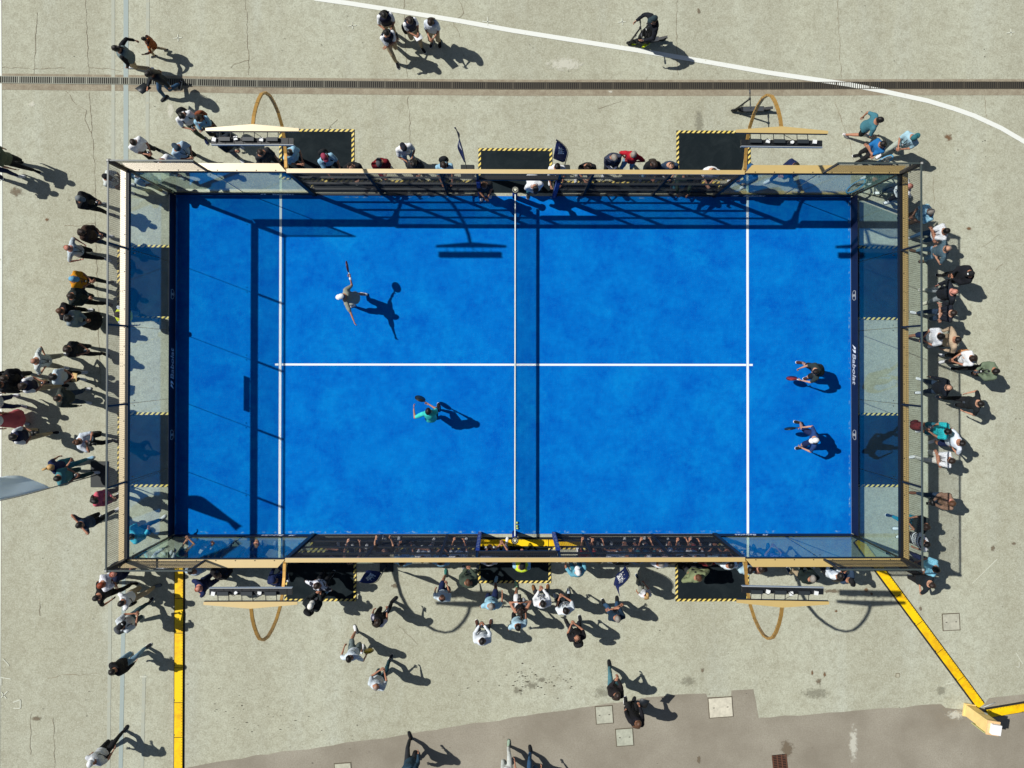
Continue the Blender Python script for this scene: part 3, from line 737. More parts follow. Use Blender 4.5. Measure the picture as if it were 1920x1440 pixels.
# ---------------------------------------------------------------- flags
def flag(px, py, ang, H, wd, h0, c, label, txt, tc, grp=None, base=(.42, .42), curl=.0, bend=.0, rip=.05, tsz=.62, tpos=.48):
    p = G(px, py); o = thing('feather_flag', label, 'flag', (p.x, p.y, 0), 0, grp)
    m = MB(); m.box((0, 0, .02), (*base, .03)); m.obj('base_plate', plain((28, 34, 34), .6), o)
    d = Vector((math.cos(ang), math.sin(ang), 0)); n = Vector((-d.y, d.x, 0))
    P = []
    for i in range(25):
        z = H * i / 24; b = max(0, (z - H * .55) / (H * .45)); P.append(Vector((0, 0, z if b == 0 else z - .12 * b * b * H * .5)) + d * (bend * b * b) + Vector((0, 0, .03)))
    m = MB(); m.path(P, [.017 - .01 * i / 24 for i in range(25)], 6); m.obj('pole', plain((90, 92, 92), .4), o, True)
    m = MB(); nx, nz = 10, 26; rows = []
    for j in range(nz + 1):
        f = j / nz; z = h0 + (H - h0) * f; b = max(0, (z - H * .55) / (H * .45))
        base_p = Vector((0, 0, z if b == 0 else z - .12 * b * b * H * .5)) + d * (bend * b * b) + Vector((0, 0, .03))
        wf = max(.01, wd * min(1, .18 + f * 5) * (1 if bend > wd * .8 else 1 - max(0, (f - .6) / .4) ** 1.8 * .96) - (bend * b * b if bend > wd * .8 else 0))
        sag = -.25 * wd * (1 - min(1, f * 4))
        row = []
        for i in range(nx + 1):
            u = i / nx
            off = rip * math.sin(u * 5.2 + f * 9) * u + rip * 1.6 * math.sin(f * 5 + 1.3) * u * u + curl * u * u
            row.append(base_p + d * (.02 + wf * u) + n * off + Vector((0, 0, sag * u)))
        rows.append(row)
    idx = []
    for r_ in rows:
        for q in r_: m.v.append(tuple(q))
    for j in range(nz):
        for i in range(nx):
            a = j * (nx + 1) + i; m.f.append((a, a + 1, a + nx + 2, a + nx + 1)); m.mi.append(0)
    sail = m.obj('sail', c, o, True); md = sail.modifiers.new('thickness', 'SOLIDIFY'); md.thickness = .003
    if txt:
        me = text_mesh(txt, wd * tsz, .25, .0, .02); me.materials.append(tc)
        # lay the letters on the rippled cloth, reading up the pole
        zc = h0 + (H - h0) * tpos
        for side in (1, -1):
            mm = me.copy()
            for vv in mm.vertices:
                f = ((zc + vv.co.x) - h0) / (H - h0); u = min(1, max(0, (.5 if tsz > .5 else .26) - vv.co.y / wd * 1.0))
                z = h0 + (H - h0) * f; b = max(0, (z - H * .55) / (H * .45))
                bp_ = Vector((0, 0, z if b == 0 else z - .12 * b * b * H * .5)) + d * (bend * b * b) + Vector((0, 0, .03))
                wf = max(.01, wd * min(1, .18 + f * 5) * (1 if bend > wd * .8 else 1 - max(0, (f - .6) / .4) ** 1.8 * .96) - (bend * b * b if bend > wd * .8 else 0)); sag = -.25 * wd * (1 - min(1, f * 4))
                off = rip * math.sin(u * 5.2 + f * 9) * u + rip * 1.6 * math.sin(f * 5 + 1.3) * u * u + curl * u * u
                vv.co = bp_ + d * (.02 + wf * u) + n * (off + side * .012) + Vector((0, 0, sag * u))
            q = bpy.data.objects.new('lettering', mm); col.objects.link(q); q.parent = sail
    return o
t = NT('white_flag'); L = (.86, .93, .96); b1 = t.n('ShaderNodeBsdfDiffuse'); b1.inputs[0].default_value = (*L, 1); b2 = t.n('ShaderNodeBsdfTranslucent'); b2.inputs[0].default_value = (*L, 1)
mx = t.n('ShaderNodeMixShader'); mx.inputs[0].default_value = .5; t.l(b1.outputs[0], mx.inputs[1]); t.l(b2.outputs[0], mx.inputs[2]); t.l(mx.outputs[0], t.out.inputs[0]); WFL = t.m
NFL = fabric((24, 40, 92), .8); INK = plain((20, 20, 22), .7)
flag(187, 889, R(136), 5.6, .85, 2.5, WFL, 'tall white feather flag leaning out past the left edge', 'Babolat', INK, None, (.5, .76), .12, .1, .09, .26, .80)
fg = 'small navy flags on black base plates by the side fences'
flag(876, 322, R(115), 3.7, .3, 1.0, NFL, 'slim navy flag seen edge-on left of the top gateway mat', 'Babolat', WHT, fg, (.38, .4), .0, .3, .03)
flag(1055, 322, R(172), 3.4, .36, 1.2, NFL, 'navy flag with white letters right of the top gateway mat', 'Babolat', WHT, fg, (.38, .4), .0, .38, .03)
flag(725, 1061, R(150), 2.6, .4, .8, NFL, 'pointed navy flag left of the bottom gateway by the fence', 'Babolat', WHT, fg, (.4, .34), .0, .4, .03)
flag(1166, 1048, R(200), 2.5, .5, .7, NFL, 'broad navy flag with white letters right of the bottom gateway', 'Babolat', WHT, fg, (.4, .34), .2, .42, .05)

# ---------------------------------------------------------------- scooters and bicycle
def wheel(m, c, r, ax, th=.022, n=22, k=None):
    c = Vector(c); ax = Vector(ax).normalized(); u = ax.cross(Vector((0, 0, 1))).normalized(); v = u.cross(ax)
    pts = [c + u * r * math.cos(2 * math.pi * i / n) + v * r * math.sin(2 * math.pi * i / n) for i in range(n)]
    for i in range(n): m.caps(pts[i], th, pts[(i + 1) % n], th, 6, k)
SBK = plain((22, 24, 26), .5); SGR = plain((70, 74, 78), .5)
def scooter(p, face, label, lean=0.0):
    o = thing('electric_scooter', label, 'scooter', (p.x, p.y, 0), R(face - 90), 'black electric scooters'); o.rotation_euler = (0, R(lean), R(face - 90))
    m = MB(); m.prism([(-.075, -.36), (.075, -.36), (.08, .3), (.04, .4), (-.04, .4), (-.08, .3)], .13, .18); m.k = 1; m.box((0, -.04, .183), (.13, .6, .006)); m.obj('deck', [SBK, SGR], o)
    for y in (.5, -.48):
        m = MB(); wheel(m, (0, y, .11), .085, (1, 0, 0), .025, 16); m.tube((-.03, y, .11), (.03, y, .11), .06, 12); m.obj('wheel', SBK, o, True)
    m = MB(); m.beam((0, .5, .24), (0, .38, .22), .07, .03); m.beam((0, -.3, .17), (0, -.6, .25), .08, .02); m.obj('mudguard', SBK, o)
    m = MB(); m.tube((0, .5, .12), (0, .36, 1.1), .028, 10, r2=.022); m.obj('stem', SBK, o, True)
    m = MB(); m.tube((-.25, .34, 1.1), (.25, .34, 1.1), .014, 8); m.box((0, .36, 1.12), (.07, .06, .03)); hb = m.obj('handlebar', SBK, o, True)
    for s in (-1, 1):
        m = MB(); m.tube((s * .15, .34, 1.1), (s * .27, .34, 1.1), .022, 8); m.obj('grip', SGR, hb, True)
    m = MB(); m.beam((0, .42, .5), (0, .40, .62), .05, .04); m.obj('lamp', plain((200, 200, 190), .3), o)
    return o
a = G(1375, 206); b = G(1438, 210); scooter((a + b) / 2, 182, 'black electric scooter parked alone beside the top right lamp mast')
a = G(1182, 82); b = G(1240, 77); scooter((a + b) / 2, 186, 'black electric scooter being ridden across the white line')
a = G(1590, 352); b = G(1645, 303); c0 = (a + b) / 2; an = math.atan2(a.y - b.y, a.x - b.x)
o = thing('bicycle', 'bicycle with blue tyres leaning outside the top right court corner', 'bicycle', (c0.x, c0.y, 0), an - math.pi / 2); o.rotation_euler = (0, R(-14), an - math.pi / 2)
for y in (.54, -.54):
    m = MB(); wheel(m, (0, y, .33), .3, (1, 0, 0), .02, 28); wq = m.obj('wheel', plain((60, 150, 200), .6), o, True)
    m = MB(); wheel(m, (0, y, .33), .275, (1, 0, 0), .008, 24)
    for k in range(14):
        q = 2 * math.pi * k / 14; m.tube((0, y, .33), (0, y + .27 * math.cos(q), .33 + .27 * math.sin(q)), .003, 4)
    m.obj('rim', ALU, wq)
m = MB()
for p0, p1 in [((0, -.54, .33), (0, -.1, .3)), ((0, -.54, .33), (0, -.22, .85)), ((0, -.1, .3), (0, -.22, .88)), ((0, -.2, .78), (0, .38, .84)), ((0, -.1, .3), (0, .42, .72)), ((0, .54, .33), (0, .36, .98))]: m.tube(p0, p1, .02, 8)
m.obj('frame', plain((30, 32, 36), .4), o, True)
m = MB(); m.path([(-.28, .28, 1.02), (-.2, .36, 1.0), (0, .38, .98), (.2, .36, 1.0), (.28, .28, 1.02)], .014, 8); m.obj('handlebar', SBK, o, True)
m = MB(); m.ell((0, -.26, .93), .07, .13, .035); m.obj('saddle', SBK, o, True)
m = MB(); m.tube((-.12, -.1, .3), (.12, -.1, .3), .012, 6); m.box((.15, -.1, .22), (.09, .05, .02)); m.box((-.15, -.1, .38), (.09, .05, .02)); m.obj('pedals', SBK, o)

# ================================================================ PEOPLE
def ik(a, b, l1, l2, pole):
    a = Vector(a); b = Vector(b); d = b - a; L = d.length
    if L > (l1 + l2) * .995: b = a + d * ((l1 + l2) * .995 / L); d = b - a; L = d.length
    if L < abs(l1 - l2) * 1.05 + .01: L = abs(l1 - l2) * 1.05 + .01; d = d.normalized() * L; b = a + d
    dn = d.normalized(); x = (l1 * l1 - l2 * l2 + L * L) / (2 * L); h = math.sqrt(max(0, l1 * l1 - x * x))
    p = Vector(pole); p = p - dn * p.dot(dn)
    if p.length < 1e-3: p = Vector((0, 0, 1)) - dn * dn.z
    return a + dn * x + p.normalized() * h, b

ARMS = {  # hand targets (right, left) in body space, elbow poles
    'down': (((.27, .04, .82), (.5, -.6, 0)), ((-.27, .06, .82), (-.5, -.6, 0))),
    'swing': (((.25, .22, .88), (.4, -.8, 0)), ((-.27, -.2, .86), (-.4, -.8, 0))),
    'phone': (((.05, .34, 1.17), (.42, -.15, -.9)), ((-.07, .33, 1.15), (-.42, -.15, -.9))),
    'phone1': (((.06, .36, 1.2), (.35, -.1, -.9)), ((-.27, .06, .83), (-.5, -.6, 0))),
    'cross': (((-.13, .2, 1.2), (.8, .5, -.3)), ((.13, .22, 1.16), (-.8, .5, -.3))),
    'pock': (((.21, .06, .93), (.7, -.7, 0)), ((-.21, .06, .93), (-.7, -.7, 0))),
    'hips': (((.19, .06, 1.03), (1, -.2, 0)), ((-.19, .06, 1.03), (-1, -.2, 0))),
    'cam': (((.08, .26, 1.5), (.8, .1, -.6)), ((-.08, .27, 1.48), (-.8, .1, -.6))),
    'head': (((.1, .05, 1.62), (1, .1, .2)), ((-.1, .05, 1.62), (-1, .1, .2))),
    'back': (((.08, -.17, .98), (.8, -.5, 0)), ((-.08, -.17, .98), (-.8, -.5, 0))),
    'rail': (((.16, .42, 1.1), (.6, -.2, -.6)), ((-.16, .42, 1.1), (-.6, -.2, -.6))),
    'up': (((.22, .42, 1.72), (.6, .2, -.5)), ((-.22, .42, 1.72), (-.6, .2, -.5))),
}
LEGS = {'st': ((.11, .03), (-.11, -.02)), 'wd': ((.19, .02), (-.19, .0)), 'wk': ((.07, .33), (-.07, -.3)), 'wk2': ((.07, -.3), (-.07, .33)), 'cl': ((.085, .0), (-.085, .03)), 'sp': ((.15, .16), (-.13, -.12))}
BAKE = []
SKM = [skin(i) for i in range(5)]
EYE = plain((34, 24, 20), .3); LIP = plain((138, 70, 62), .5)
def raw(mb, name, mat_, parent, vox, sm=2, fold=0.0, extra=None, mats=None):
    o = mb.obj(name, mats or mat_, parent)
    md = o.modifiers.new('union', 'REMESH'); md.mode = 'VOXEL'; md.voxel_size = vox
    if sm: s = o.modifiers.new('soften', 'SMOOTH'); s.factor = .5; s.iterations = sm
    BAKE.append((o, fold, extra)); return o

def person(px, py, face, legs, arms, hair, top, bot, shoe, label, H=1.74, sk=1, ex='', lean=4, hz=None, build=None, gaze=None, hands=None, feet=None, group='spectators around the court', side=0, yaw=0):
    rnd = random.Random(int(px * 31 + py * 7)); s = H / 1.75
    bw = build or rnd.uniform(.97, 1.12); fem = 'F' in ex.split()
    if fem: bw *= .9
    la = R(lean); sp = Vector((math.sin(R(side)), math.sin(la), math.cos(la))).normalized()
    (rx_, ry_), (lx_, ly_) = LEGS[legs] if isinstance(legs, str) else legs
    crouch = max(0, (abs(ry_ - ly_) - .2)) * .12 + max(0, abs(rx_ - lx_) - .4) * .15
    hipz = .95 - crouch - (la * .06 if lean > 8 else 0)
    mid = Vector(((rx_ + lx_) / 2, (ry_ + ly_) / 2, 0))
    Pv = Vector((mid.x, mid.y * .6 - math.sin(la) * .12, hipz))
    fw = Vector((0, math.cos(la), -math.sin(la))); rt = Vector((1, 0, 0)); rt = (rt - sp * rt.dot(sp)).normalized()
    if yaw: Y = Matrix.Rotation(R(yaw), 3, sp); rt = Y @ rt; fw = Y @ fw
    def B(x, y, z): return Pv + rt * x + fw * y + sp * (z - .95)   # body-space point
    neck = B(0, -.01, 1.47); gz = gaze if gaze is not None else (32 if arms in ('phone', 'phone1') else rnd.uniform(4, 20))
    ga = la * .6 + R(gz); hu = Vector((0, math.sin(ga * .6), math.cos(ga * .6)))
    hc = neck + hu * .155 + Vector((0, .025, 0))
    HY = rnd.uniform(-14, 14); HM = Matrix.Rotation(R(HY), 3, 'Z') @ Matrix.Rotation(-ga, 3, 'X')
    # the ground point whose head shows at px, py
    hw = hc * s
    g = G(px, py, hw.z); ca, sa = math.cos(R(face - 90)), math.sin(R(face - 90))
    root = thing('person', label, 'person', (g.x - (hw.x * ca - hw.y * sa), g.y - (hw.x * sa + hw.y * ca), 0), R(face - 90), group)
    z0 = .004
    if abs(root.location.x) < 10 and abs(root.location.y) < 5: z0 = .016
    elif px and (abs(root.location.y) < 5.5 and abs(root.location.x) < 6): z0 = .02
    root.location.z = z0; root.scale = (s, s, s)
    sh = (.165 if fem else .18) * min(bw, 1.05)
    SR, SL = B(sh, -.0, 1.40), B(-sh, -.0, 1.40)
    # legs
    fz = []
    for (x, y), sg in (((rx_, ry_), 1), ((lx_, ly_), -1)):
        back = y < -.2 and abs(ry_ - ly_) > .4
        a = Vector((x, y + (.05 if back else 0), .085 + (.07 if back else 0)))
        fz.append((a, back, sg))
    hipR, hipL = Pv + rt * .09 - Vector((0, 0, .04)), Pv - rt * .09 - Vector((0, 0, .04))
    KR, AR = ik(hipR, fz[0][0], .44, .43, (.1, 1, 0)); KL, AL = ik(hipL, fz[1][0], .44, .43, (-.1, 1, 0))
    # arms
    hd = hands or ARMS[arms]
    AA = []
    el = rnd.uniform(.6, 1.7)
    for (tg, pole), S in ((hd[0], SR), (hd[1], SL)):
        if arms in ('phone', 'phone1'): pole = (pole[0] * el, pole[1], pole[2])
        j = Vector((rnd.uniform(-.025, .025), rnd.uniform(-.03, .03), rnd.uniform(-.03, .03))) if not hands else Vector((0, 0, 0))
        T = (B(*tg) if not (arms == 'free') else Vector(tg)) + j
        if arms in ('down', 'swing', 'pock') and not hands: T = Vector((S.x * 1.25 + tg[0] * .12, S.y * .5 + tg[1], tg[2])) + j
        E, W = ik(S, T, .285, .255, (pole[0], pole[1], pole[2] if len(pole) > 2 else 0)); AA.append((S, E, W))
    # ---- body (one continuous surface) : neck, torso, arms, palms, legs, head
    m = MB()
    def tor(k, off=0.0, zs=None, zm=None):
        rows = [(.86, .135, .10), (.93, .155, .112), (1.0, .152, .108), (1.1, .138, .1), (1.22, .15, .11), (1.33, .165, .112), (1.41, .155, .095), (1.465, .10, .075), (1.50, .055, .055)]
        rr = []
        for z, a, b in rows:
            if (zs is None or z >= zs) and (zm is None or z <= zm):
                if fem and z > 1.15: b *= 1.06
                rr.append((B(0, (.0 if z < 1.15 else .005), z), rt * (a * bw + off), fw * (b * bw * 1.02 + off)))
        return rr
    m.loft(tor(1), 16)
    m.caps(B(0, -.012, 1.42), .062, neck + hu * .07, .052, 10)
    for (S, E, W) in AA:
        m.caps(S, .055, S.lerp(E, .5), .047, 10); m.caps(S.lerp(E, .5), .047, E, .038, 10); m.caps(E, .038, W, .026, 10)
    for hip, K, A in ((hipR, KR, AR), (hipL, KL, AL)):
        m.caps(hip, .088, K, .056, 10); m.caps(K, .054, K.lerp(A, .35), .053, 10); m.caps(K.lerp(A, .35), .053, A, .034, 10)
    m.ell(hc, .076, .094, .108, HM, 16, 10)
    m.ell(hc + HM @ Vector((0, .035, -.055)), .055, .06, .055, HM)       # jaw
    m.ell(hc + HM @ Vector((0, .1, -.015)), .014, .022, .024, HM)        # nose
    m.ell(hc + HM @ Vector((0, .082, -.088)), .026, .022, .02, HM)        # chin
    for q in (-1, 1): m.ell(hc + HM @ Vector((q * .079, -.005, -.01)), .012, .022, .03, HM)
    # hands: palm in the body surface, five fingers grown from it
    X = MB()
    for i, (S, E, W) in enumerate(AA):
        sg = 1 if i == 0 else -1
        d = (W - E).normalized()
        inw = Vector((-sg, 0, 0)); nrm = (inw - d * inw.dot(d))
        if arms in ('phone', 'phone1', 'cam', 'rail', 'cross', 'up'): nrm = (Vector((-sg * .7, -.2, -.7)) - d * Vector((-sg * .7, -.2, -.7)).dot(d))
        if nrm.length < .05: nrm = Vector((0, 0, -1)) - d * -d.z
        nrm.normalize(); sd = d.cross(nrm)
        pc = W + d * .045
        HMx = Matrix((sd, nrm, d)).transposed()
        m.ell(pc, .042, .02, .055, HMx, 10, 6)
        curl = .9 if arms in ('phone', 'phone1', 'cam', 'free', 'rail') else .45
        for k, (o_, L_) in enumerate(((-.031, .062), (-.01, .074), (.012, .07), (.032, .055))):
            a = pc + d * .04 + sd * o_; b = a + (d * math.cos(curl * .5) + nrm * math.sin(curl * .5)) * L_ * .5
            c = b + (d * math.cos(curl * 1.4) + nrm * math.sin(curl * 1.4)) * L_ * .5
            X.path([a - d * .012, b, c], [.0095, .0088, .007], 6)
        tb = pc - d * .015 - sd * .036; X.path([tb + sd * .012, tb + d * .03 - sd * .012 + nrm * .012, tb + d * .055 - sd * .01 + nrm * .024], [.012, .0105, .008], 6)
    X.k = 1
    for q in (-1, 1):
        X.ell(hc + HM @ Vector((q * .03, .083, .012)), .012, .006, .007, HM, 8, 5)
        X.add([hc + HM @ Vector((q * .03 + a, .0895, .03 + b)) for a, b in ((-.018, 0), (.018, 0), (.016, .007), (-.016, .007))], [(0, 1, 2, 3)])
    X.k = 2; X.ell(hc + HM @ Vector((0, .089, -.052)), .022, .007, .006, HM, 8, 5)
    body = raw(m, 'body', None, root, .026, 1, 0, X, [SKM[sk], EYE, LIP])
    # ---- shirt
    def cl(c):  # cloth material from spec
        return c if not isinstance(c, tuple) else fabric(c)
    tk, tc = top[0], cl(top[1])
    long_ = tk in ('long', 'jkt', 'coat', 'hood'); off = {'tee': .02, 'polo': .02, 'tank': .014, 'long': .024, 'jkt': .036, 'coat': .04, 'hood': .036}[tk]
    m = MB(); rr = tor(1, off, .86 if tk in ('jkt', 'coat', 'hood') else .9, 1.47)
    b0 = rr[0]; hem = Vector((0, 0, -.05 if tk != 'coat' else -.42)); fl = 1.1 if tk != 'coat' else 1.3
    rr = [(b0[0] + hem, b0[1] * fl, b0[2] * fl)] + rr
    m.loft(rr, 16)
    if fem: m.ell(B(0, .075, 1.27), .13 * bw, .07, .075, Matrix((rt, fw, sp)).transposed())
    elif bw > 1.06: m.ell(B(0, .06, 1.06), .13 * bw, .10, .13, Matrix((rt, fw, sp)).transposed())
    for (S, E, W) in AA:
        if tk == 'tank': m.caps(S, .045, S + (E - S) * .1, .045, 10); continue
        m.caps(S, .06 + off * .5, S.lerp(E, .55), .054 + off * .55, 12)
        if long_: m.caps(S.lerp(E, .5), .052 + off * .5, E, .044 + off * .5, 12); m.caps(E, .043 + off * .5, W.lerp(E, .06), .032 + off * .4, 12)
        else: m.caps(S.lerp(E, .4), .052 + off * .5, S.lerp(E, .78), .05 + off * .5, 12)
    shirt = raw(m, {'tee': 't_shirt', 'polo': 'polo_shirt', 'tank': 'vest_top', 'long': 'shirt', 'jkt': 'jacket', 'coat': 'coat', 'hood': 'hooded_top'}[tk], tc, root, .03, 2, .010)
    if tk == 'hood':
        m = MB(); m.ell(B(0, -.09, 1.45), .12, .075, .06, Matrix((rt, fw, sp)).transposed()); raw(m, 'hood', tc, root, .022, 1, .006)
    if tk in ('polo', 'long', 'jkt', 'coat'):
        m = MB(); n = 14; pts = [B(.072 * math.cos(2 * math.pi * i / n), -.012 + .07 * math.sin(2 * math.pi * i / n), 1.475 - .012 * math.sin(2 * math.pi * i / n)) for i in range(n)]
        for i in range(n):
            if i != 3: m.caps(pts[i], .014, pts[(i + 1) % n], .014, 6)
        m.obj('collar', tc, root, True)
    if len(top) > 2:     # an open front or a sleeveless vest over the shirt
        vc = cl(top[2]); m = MB()
        if tk == 'jkt':
            m.loft([(B(0, .105 * bw + .016, z), rt * w_, fw * .03) for z, w_ in ((.9, .03), (1.0, .05), (1.2, .06), (1.38, .05), (1.45, .03))], 10); raw(m, 'undershirt', vc, root, .02, 1, 0)
        else:
            m.loft(tor(1, off + .026, .9, 1.475), 16); raw(m, 'sleeveless_vest', vc, root, .03, 2, .006)
    # ---- lower clothing
    bk, bc = bot[0], cl(bot[1]); m = MB()
    m.loft([(B(0, 0, z), rt * (a * bw + .012), fw * (b * bw + .012)) for z, a, b in ((.84, .125, .1), (.9, .155, .115), (.97, .155, .11), (1.03, .143, .103))], 14)
    if bk == 'skirt':
        kn = (KR + KL) / 2; m.loft([(kn + Vector((0, 0, -.22)), Vector((.30, 0, 0)), Vector((0, .24, 0))), (kn, Vector((.25, 0, 0)), Vector((0, .2, 0))), (Pv, rt * .18, fw * .13)], 16)
    for hip, K, A in ((hipR, KR, AR), (hipL, KL, AL)):
        if bk == 'shorts': m.caps(hip, .10, hip.lerp(K, .82), .088, 12)
        elif bk == 'wide': m.caps(hip, .10, K, .088, 12); m.caps(K, .088, A.lerp(K, .12), .09, 12)
        else: m.caps(hip, .098, K, .068, 12); m.caps(K, .066, K.lerp(A, .4), .062, 12); m.caps(K.lerp(A, .4), .062, A.lerp(K, .08), .05, 12)
    raw(m, {'shorts': 'shorts', 'skirt': 'skirt'}.get(bk, 'trousers'), bc, root, .031, 2, .008)
    # ---- shoes
    sc = fabric(shoe) if isinstance(shoe, tuple) else shoe
    for A, back, sg in ((AR, fz[0][1], 1), (AL, fz[1][1], -1)):
        to = R(90 - sg * 10); d = Vector((math.cos(to), math.sin(to), 0)); pit = -.45 if back else 0
        d3 = Vector((d.x, d.y, pit)).normalized(); sx = Vector((-d.y, d.x, 0)); up = sx.cross(d3) * -1 if False else Vector((0, 0, 1))
        b0 = Vector((A.x, A.y, A.z - .085)); m = MB(); rg = []
        for q, w_, h_ in ((-.085, .02, .03), (-.07, .036, .07), (-.02, .038, .1), (.03, .038, .085), (.09, .046, .058), (.14, .044, .045), (.18, .026, .03)):
            rg.append((b0 + d3 * q + Vector((0, 0, h_ * .5)), sx * w_, Vector((0, 0, h_ * .52))))
        m.loft(rg, 10); m.k = 1
        m.loft([(b0 + d3 * q + Vector((0, 0, .012)), sx * w_, Vector((0, 0, .014))) for q, w_ in ((-.092, .03), (-.03, .041), (.09, .049), (.15, .047), (.188, .028))], 8)
        m.obj('shoe', [sc, WHT if rnd.random() < .55 else RUB], root, True)
    # ---- hair, caps
    hk, hcol = hair[0], hair[1]
    if hk == 'bald': hk = 'fringe'
    def shell(name, mat_, grow, face_cut, zlo, fn=None, par=root):
        m = MB(); n, mm = 22, 14; rows = []
        for j in range(mm + 1):
            t_ = R(-90 + 180 * j / mm)
            for i in range(n):
                u = 2 * math.pi * i / n; v = Vector((math.cos(t_) * math.cos(u), math.cos(t_) * math.sin(u), math.sin(t_)))
                k = grow
                lim = face_cut(v)
                if v.z < lim: k = .9
                if fn: k *= fn(v)
                jn = 1 + (noise.noise(v * 3.5 + Vector((px, py, 0))) * .07 if 'cap' not in name else 0) if k > .95 else 1
                m.v.append(tuple(hc + HM @ Vector((v.x * .076 * k * jn, v.y * .094 * k * jn - .004, v.z * .108 * k * jn + .004))))
        for j in range(mm):
            for i in range(n):
                i2 = (i + 1) % n; m.f.append((j * n + i, j * n + i2, (j + 1) * n + i2, (j + 1) * n + i)); m.mi.append(0)
        return m
    if hk in ('short', 'long', 'tail', 'bun', 'curly', 'fringe'):
        if hk == 'fringe': cut = lambda v: (.2 if v.z < .2 and v.z > -.45 and v.y < .15 else 9) if not (v.z < .25 and v.z > -.4 and v.y < .2) else -9
        elif hk == 'short' or hk == 'curly': cut = lambda v: (.42 if v.y > .35 else (-.1 if v.y > -.1 else -.5))
        else: cut = lambda v: (.42 if v.y > .4 else (-.35 if v.y > .05 else -.8))
        m = shell('hair', None, {'fringe': 1.05, 'curly': 1.22}.get(hk, 1.13), cut, 0)
        if hk == 'long':
            r_ = Matrix((rt, fw, sp)).transposed()
            m.loft([(hc + HM @ Vector((0, -.055, .03)), HM @ Vector((.075, 0, 0)), HM @ Vector((0, .05, 0))), (hc + HM @ Vector((0, -.08, -.06)), HM @ Vector((.09, 0, 0)), Vector((0, .045, 0))),
                    (B(0, -.115, 1.42), rt * .10, fw * .04), (B(0, -.14, 1.3), rt * .095, fw * .032), (B(0, -.135, 1.2), rt * .05, fw * .02)], 14)
        if hk == 'tail':
            m.path([hc + HM @ Vector((0, -.09, .05)), hc + HM @ Vector((0, -.16, .03)), hc + HM @ Vector((0, -.19, -.06)), hc + HM @ Vector((0, -.17, -.15))], [.025, .034, .03, .012], 10)
        if hk == 'bun': m.ell(hc + HM @ Vector((0, -.085, .085)), .042, .042, .038, HM)
        m.obj('hair', hairm(hcol), root, True)
    if hk in ('cap', 'capb', 'hat', 'hoodup'):
        cm = fabric(hcol)
        if hk != 'hoodup':
            m = shell('hair', None, 1.06, lambda v: (.3 if v.y > .3 else -.35), 0); m.obj('hair', hairm(hair[2] if len(hair) > 2 else (40, 30, 24)), root, True)
        m = shell('cap', None, 1.2, (lambda v: .28) if hk != 'hoodup' else (lambda v: .35 if v.y > .45 else -.9), 0)
        co = m.obj('hood_up' if hk == 'hoodup' else ('sun_hat' if hk == 'hat' else 'cap'), cm, root, True)
        m = MB(); sgn = -1 if hk == 'capb' else 1
        if hk in ('cap', 'capb'):
            n = 12; vs = []
            for i in range(n + 1):
                a = math.pi * i / n; vs.append(hc + HM @ Vector((math.cos(a) * .075, sgn * (.06 + math.sin(a) * .02), .05))); vs.append(hc + HM @ Vector((math.cos(a) * .078, sgn * (.075 + math.sin(a) * .10), .038 - .01 * abs(math.cos(a)))))
            vs2 = [v - HM @ Vector((0, 0, .007)) for v in vs]; q = len(vs)
            m.add(vs + vs2, [(2 * i, 2 * i + 1, 2 * i + 3, 2 * i + 2) for i in range(n)] + [(q + 2 * i, q + 2 * i + 2, q + 2 * i + 3, q + 2 * i + 1) for i in range(n)] + [(2 * i + 1, q + 2 * i + 1, q + 2 * i + 3, 2 * i + 3) for i in range(n)])
            m.obj('visor', cm, co, True)
        if 'logo' in ex:
            m = MB(); m.ell(hc + HM @ Vector((0, .06, .105)), .032, .022, .018, HM, 10, 6); m.obj('cap_badge', plain((232, 160, 40) if 'logoo' in ex else (220, 222, 222)), co)
    # ---- carried and worn details
    fr_ = lambda x, z: B(x, .115 * bw + off + (.03 if z > 1.2 else .018) + (.035 if fem and 1.2 < z < 1.34 else 0), z)
    if 'lan' in ex or 'Blan' in ex:
        m = MB(); lc = (30, 34, 40)
        for q in (-1, 1): m.beam(B(q * .065, .06, 1.46), fr_(q * .05, 1.36), .016, .004); m.beam(fr_(q * .05, 1.36), fr_(0.01 * q, 1.14), .016, .004)
        l_ = m.obj('lanyard', plain(lc), root); m = MB(); m.box(fr_(0, 1.08) + fw * .005, (.08, .008, .1), M=Matrix((rt, fw, sp)).transposed()); m.k = 1; m.box(fr_(0, 1.08) + fw * .011, (.05, .004, .06), M=Matrix((rt, fw, sp)).transposed())
        m.obj('badge', [plain(lc), WHT], l_)
    who = label
    def item(name, cat, lab, mbs, grp=None):
        """a thing worn or held: its own top-level Empty placed where the person stands"""
        o = thing(name, words(lab), cat, root.location, root.rotation_euler.z, grp); o.scale = root.scale
        for nm, mm, mt in mbs: mm.obj(nm, mt, o, True)
        return o
    M3 = Matrix((rt, fw, sp)).transposed()
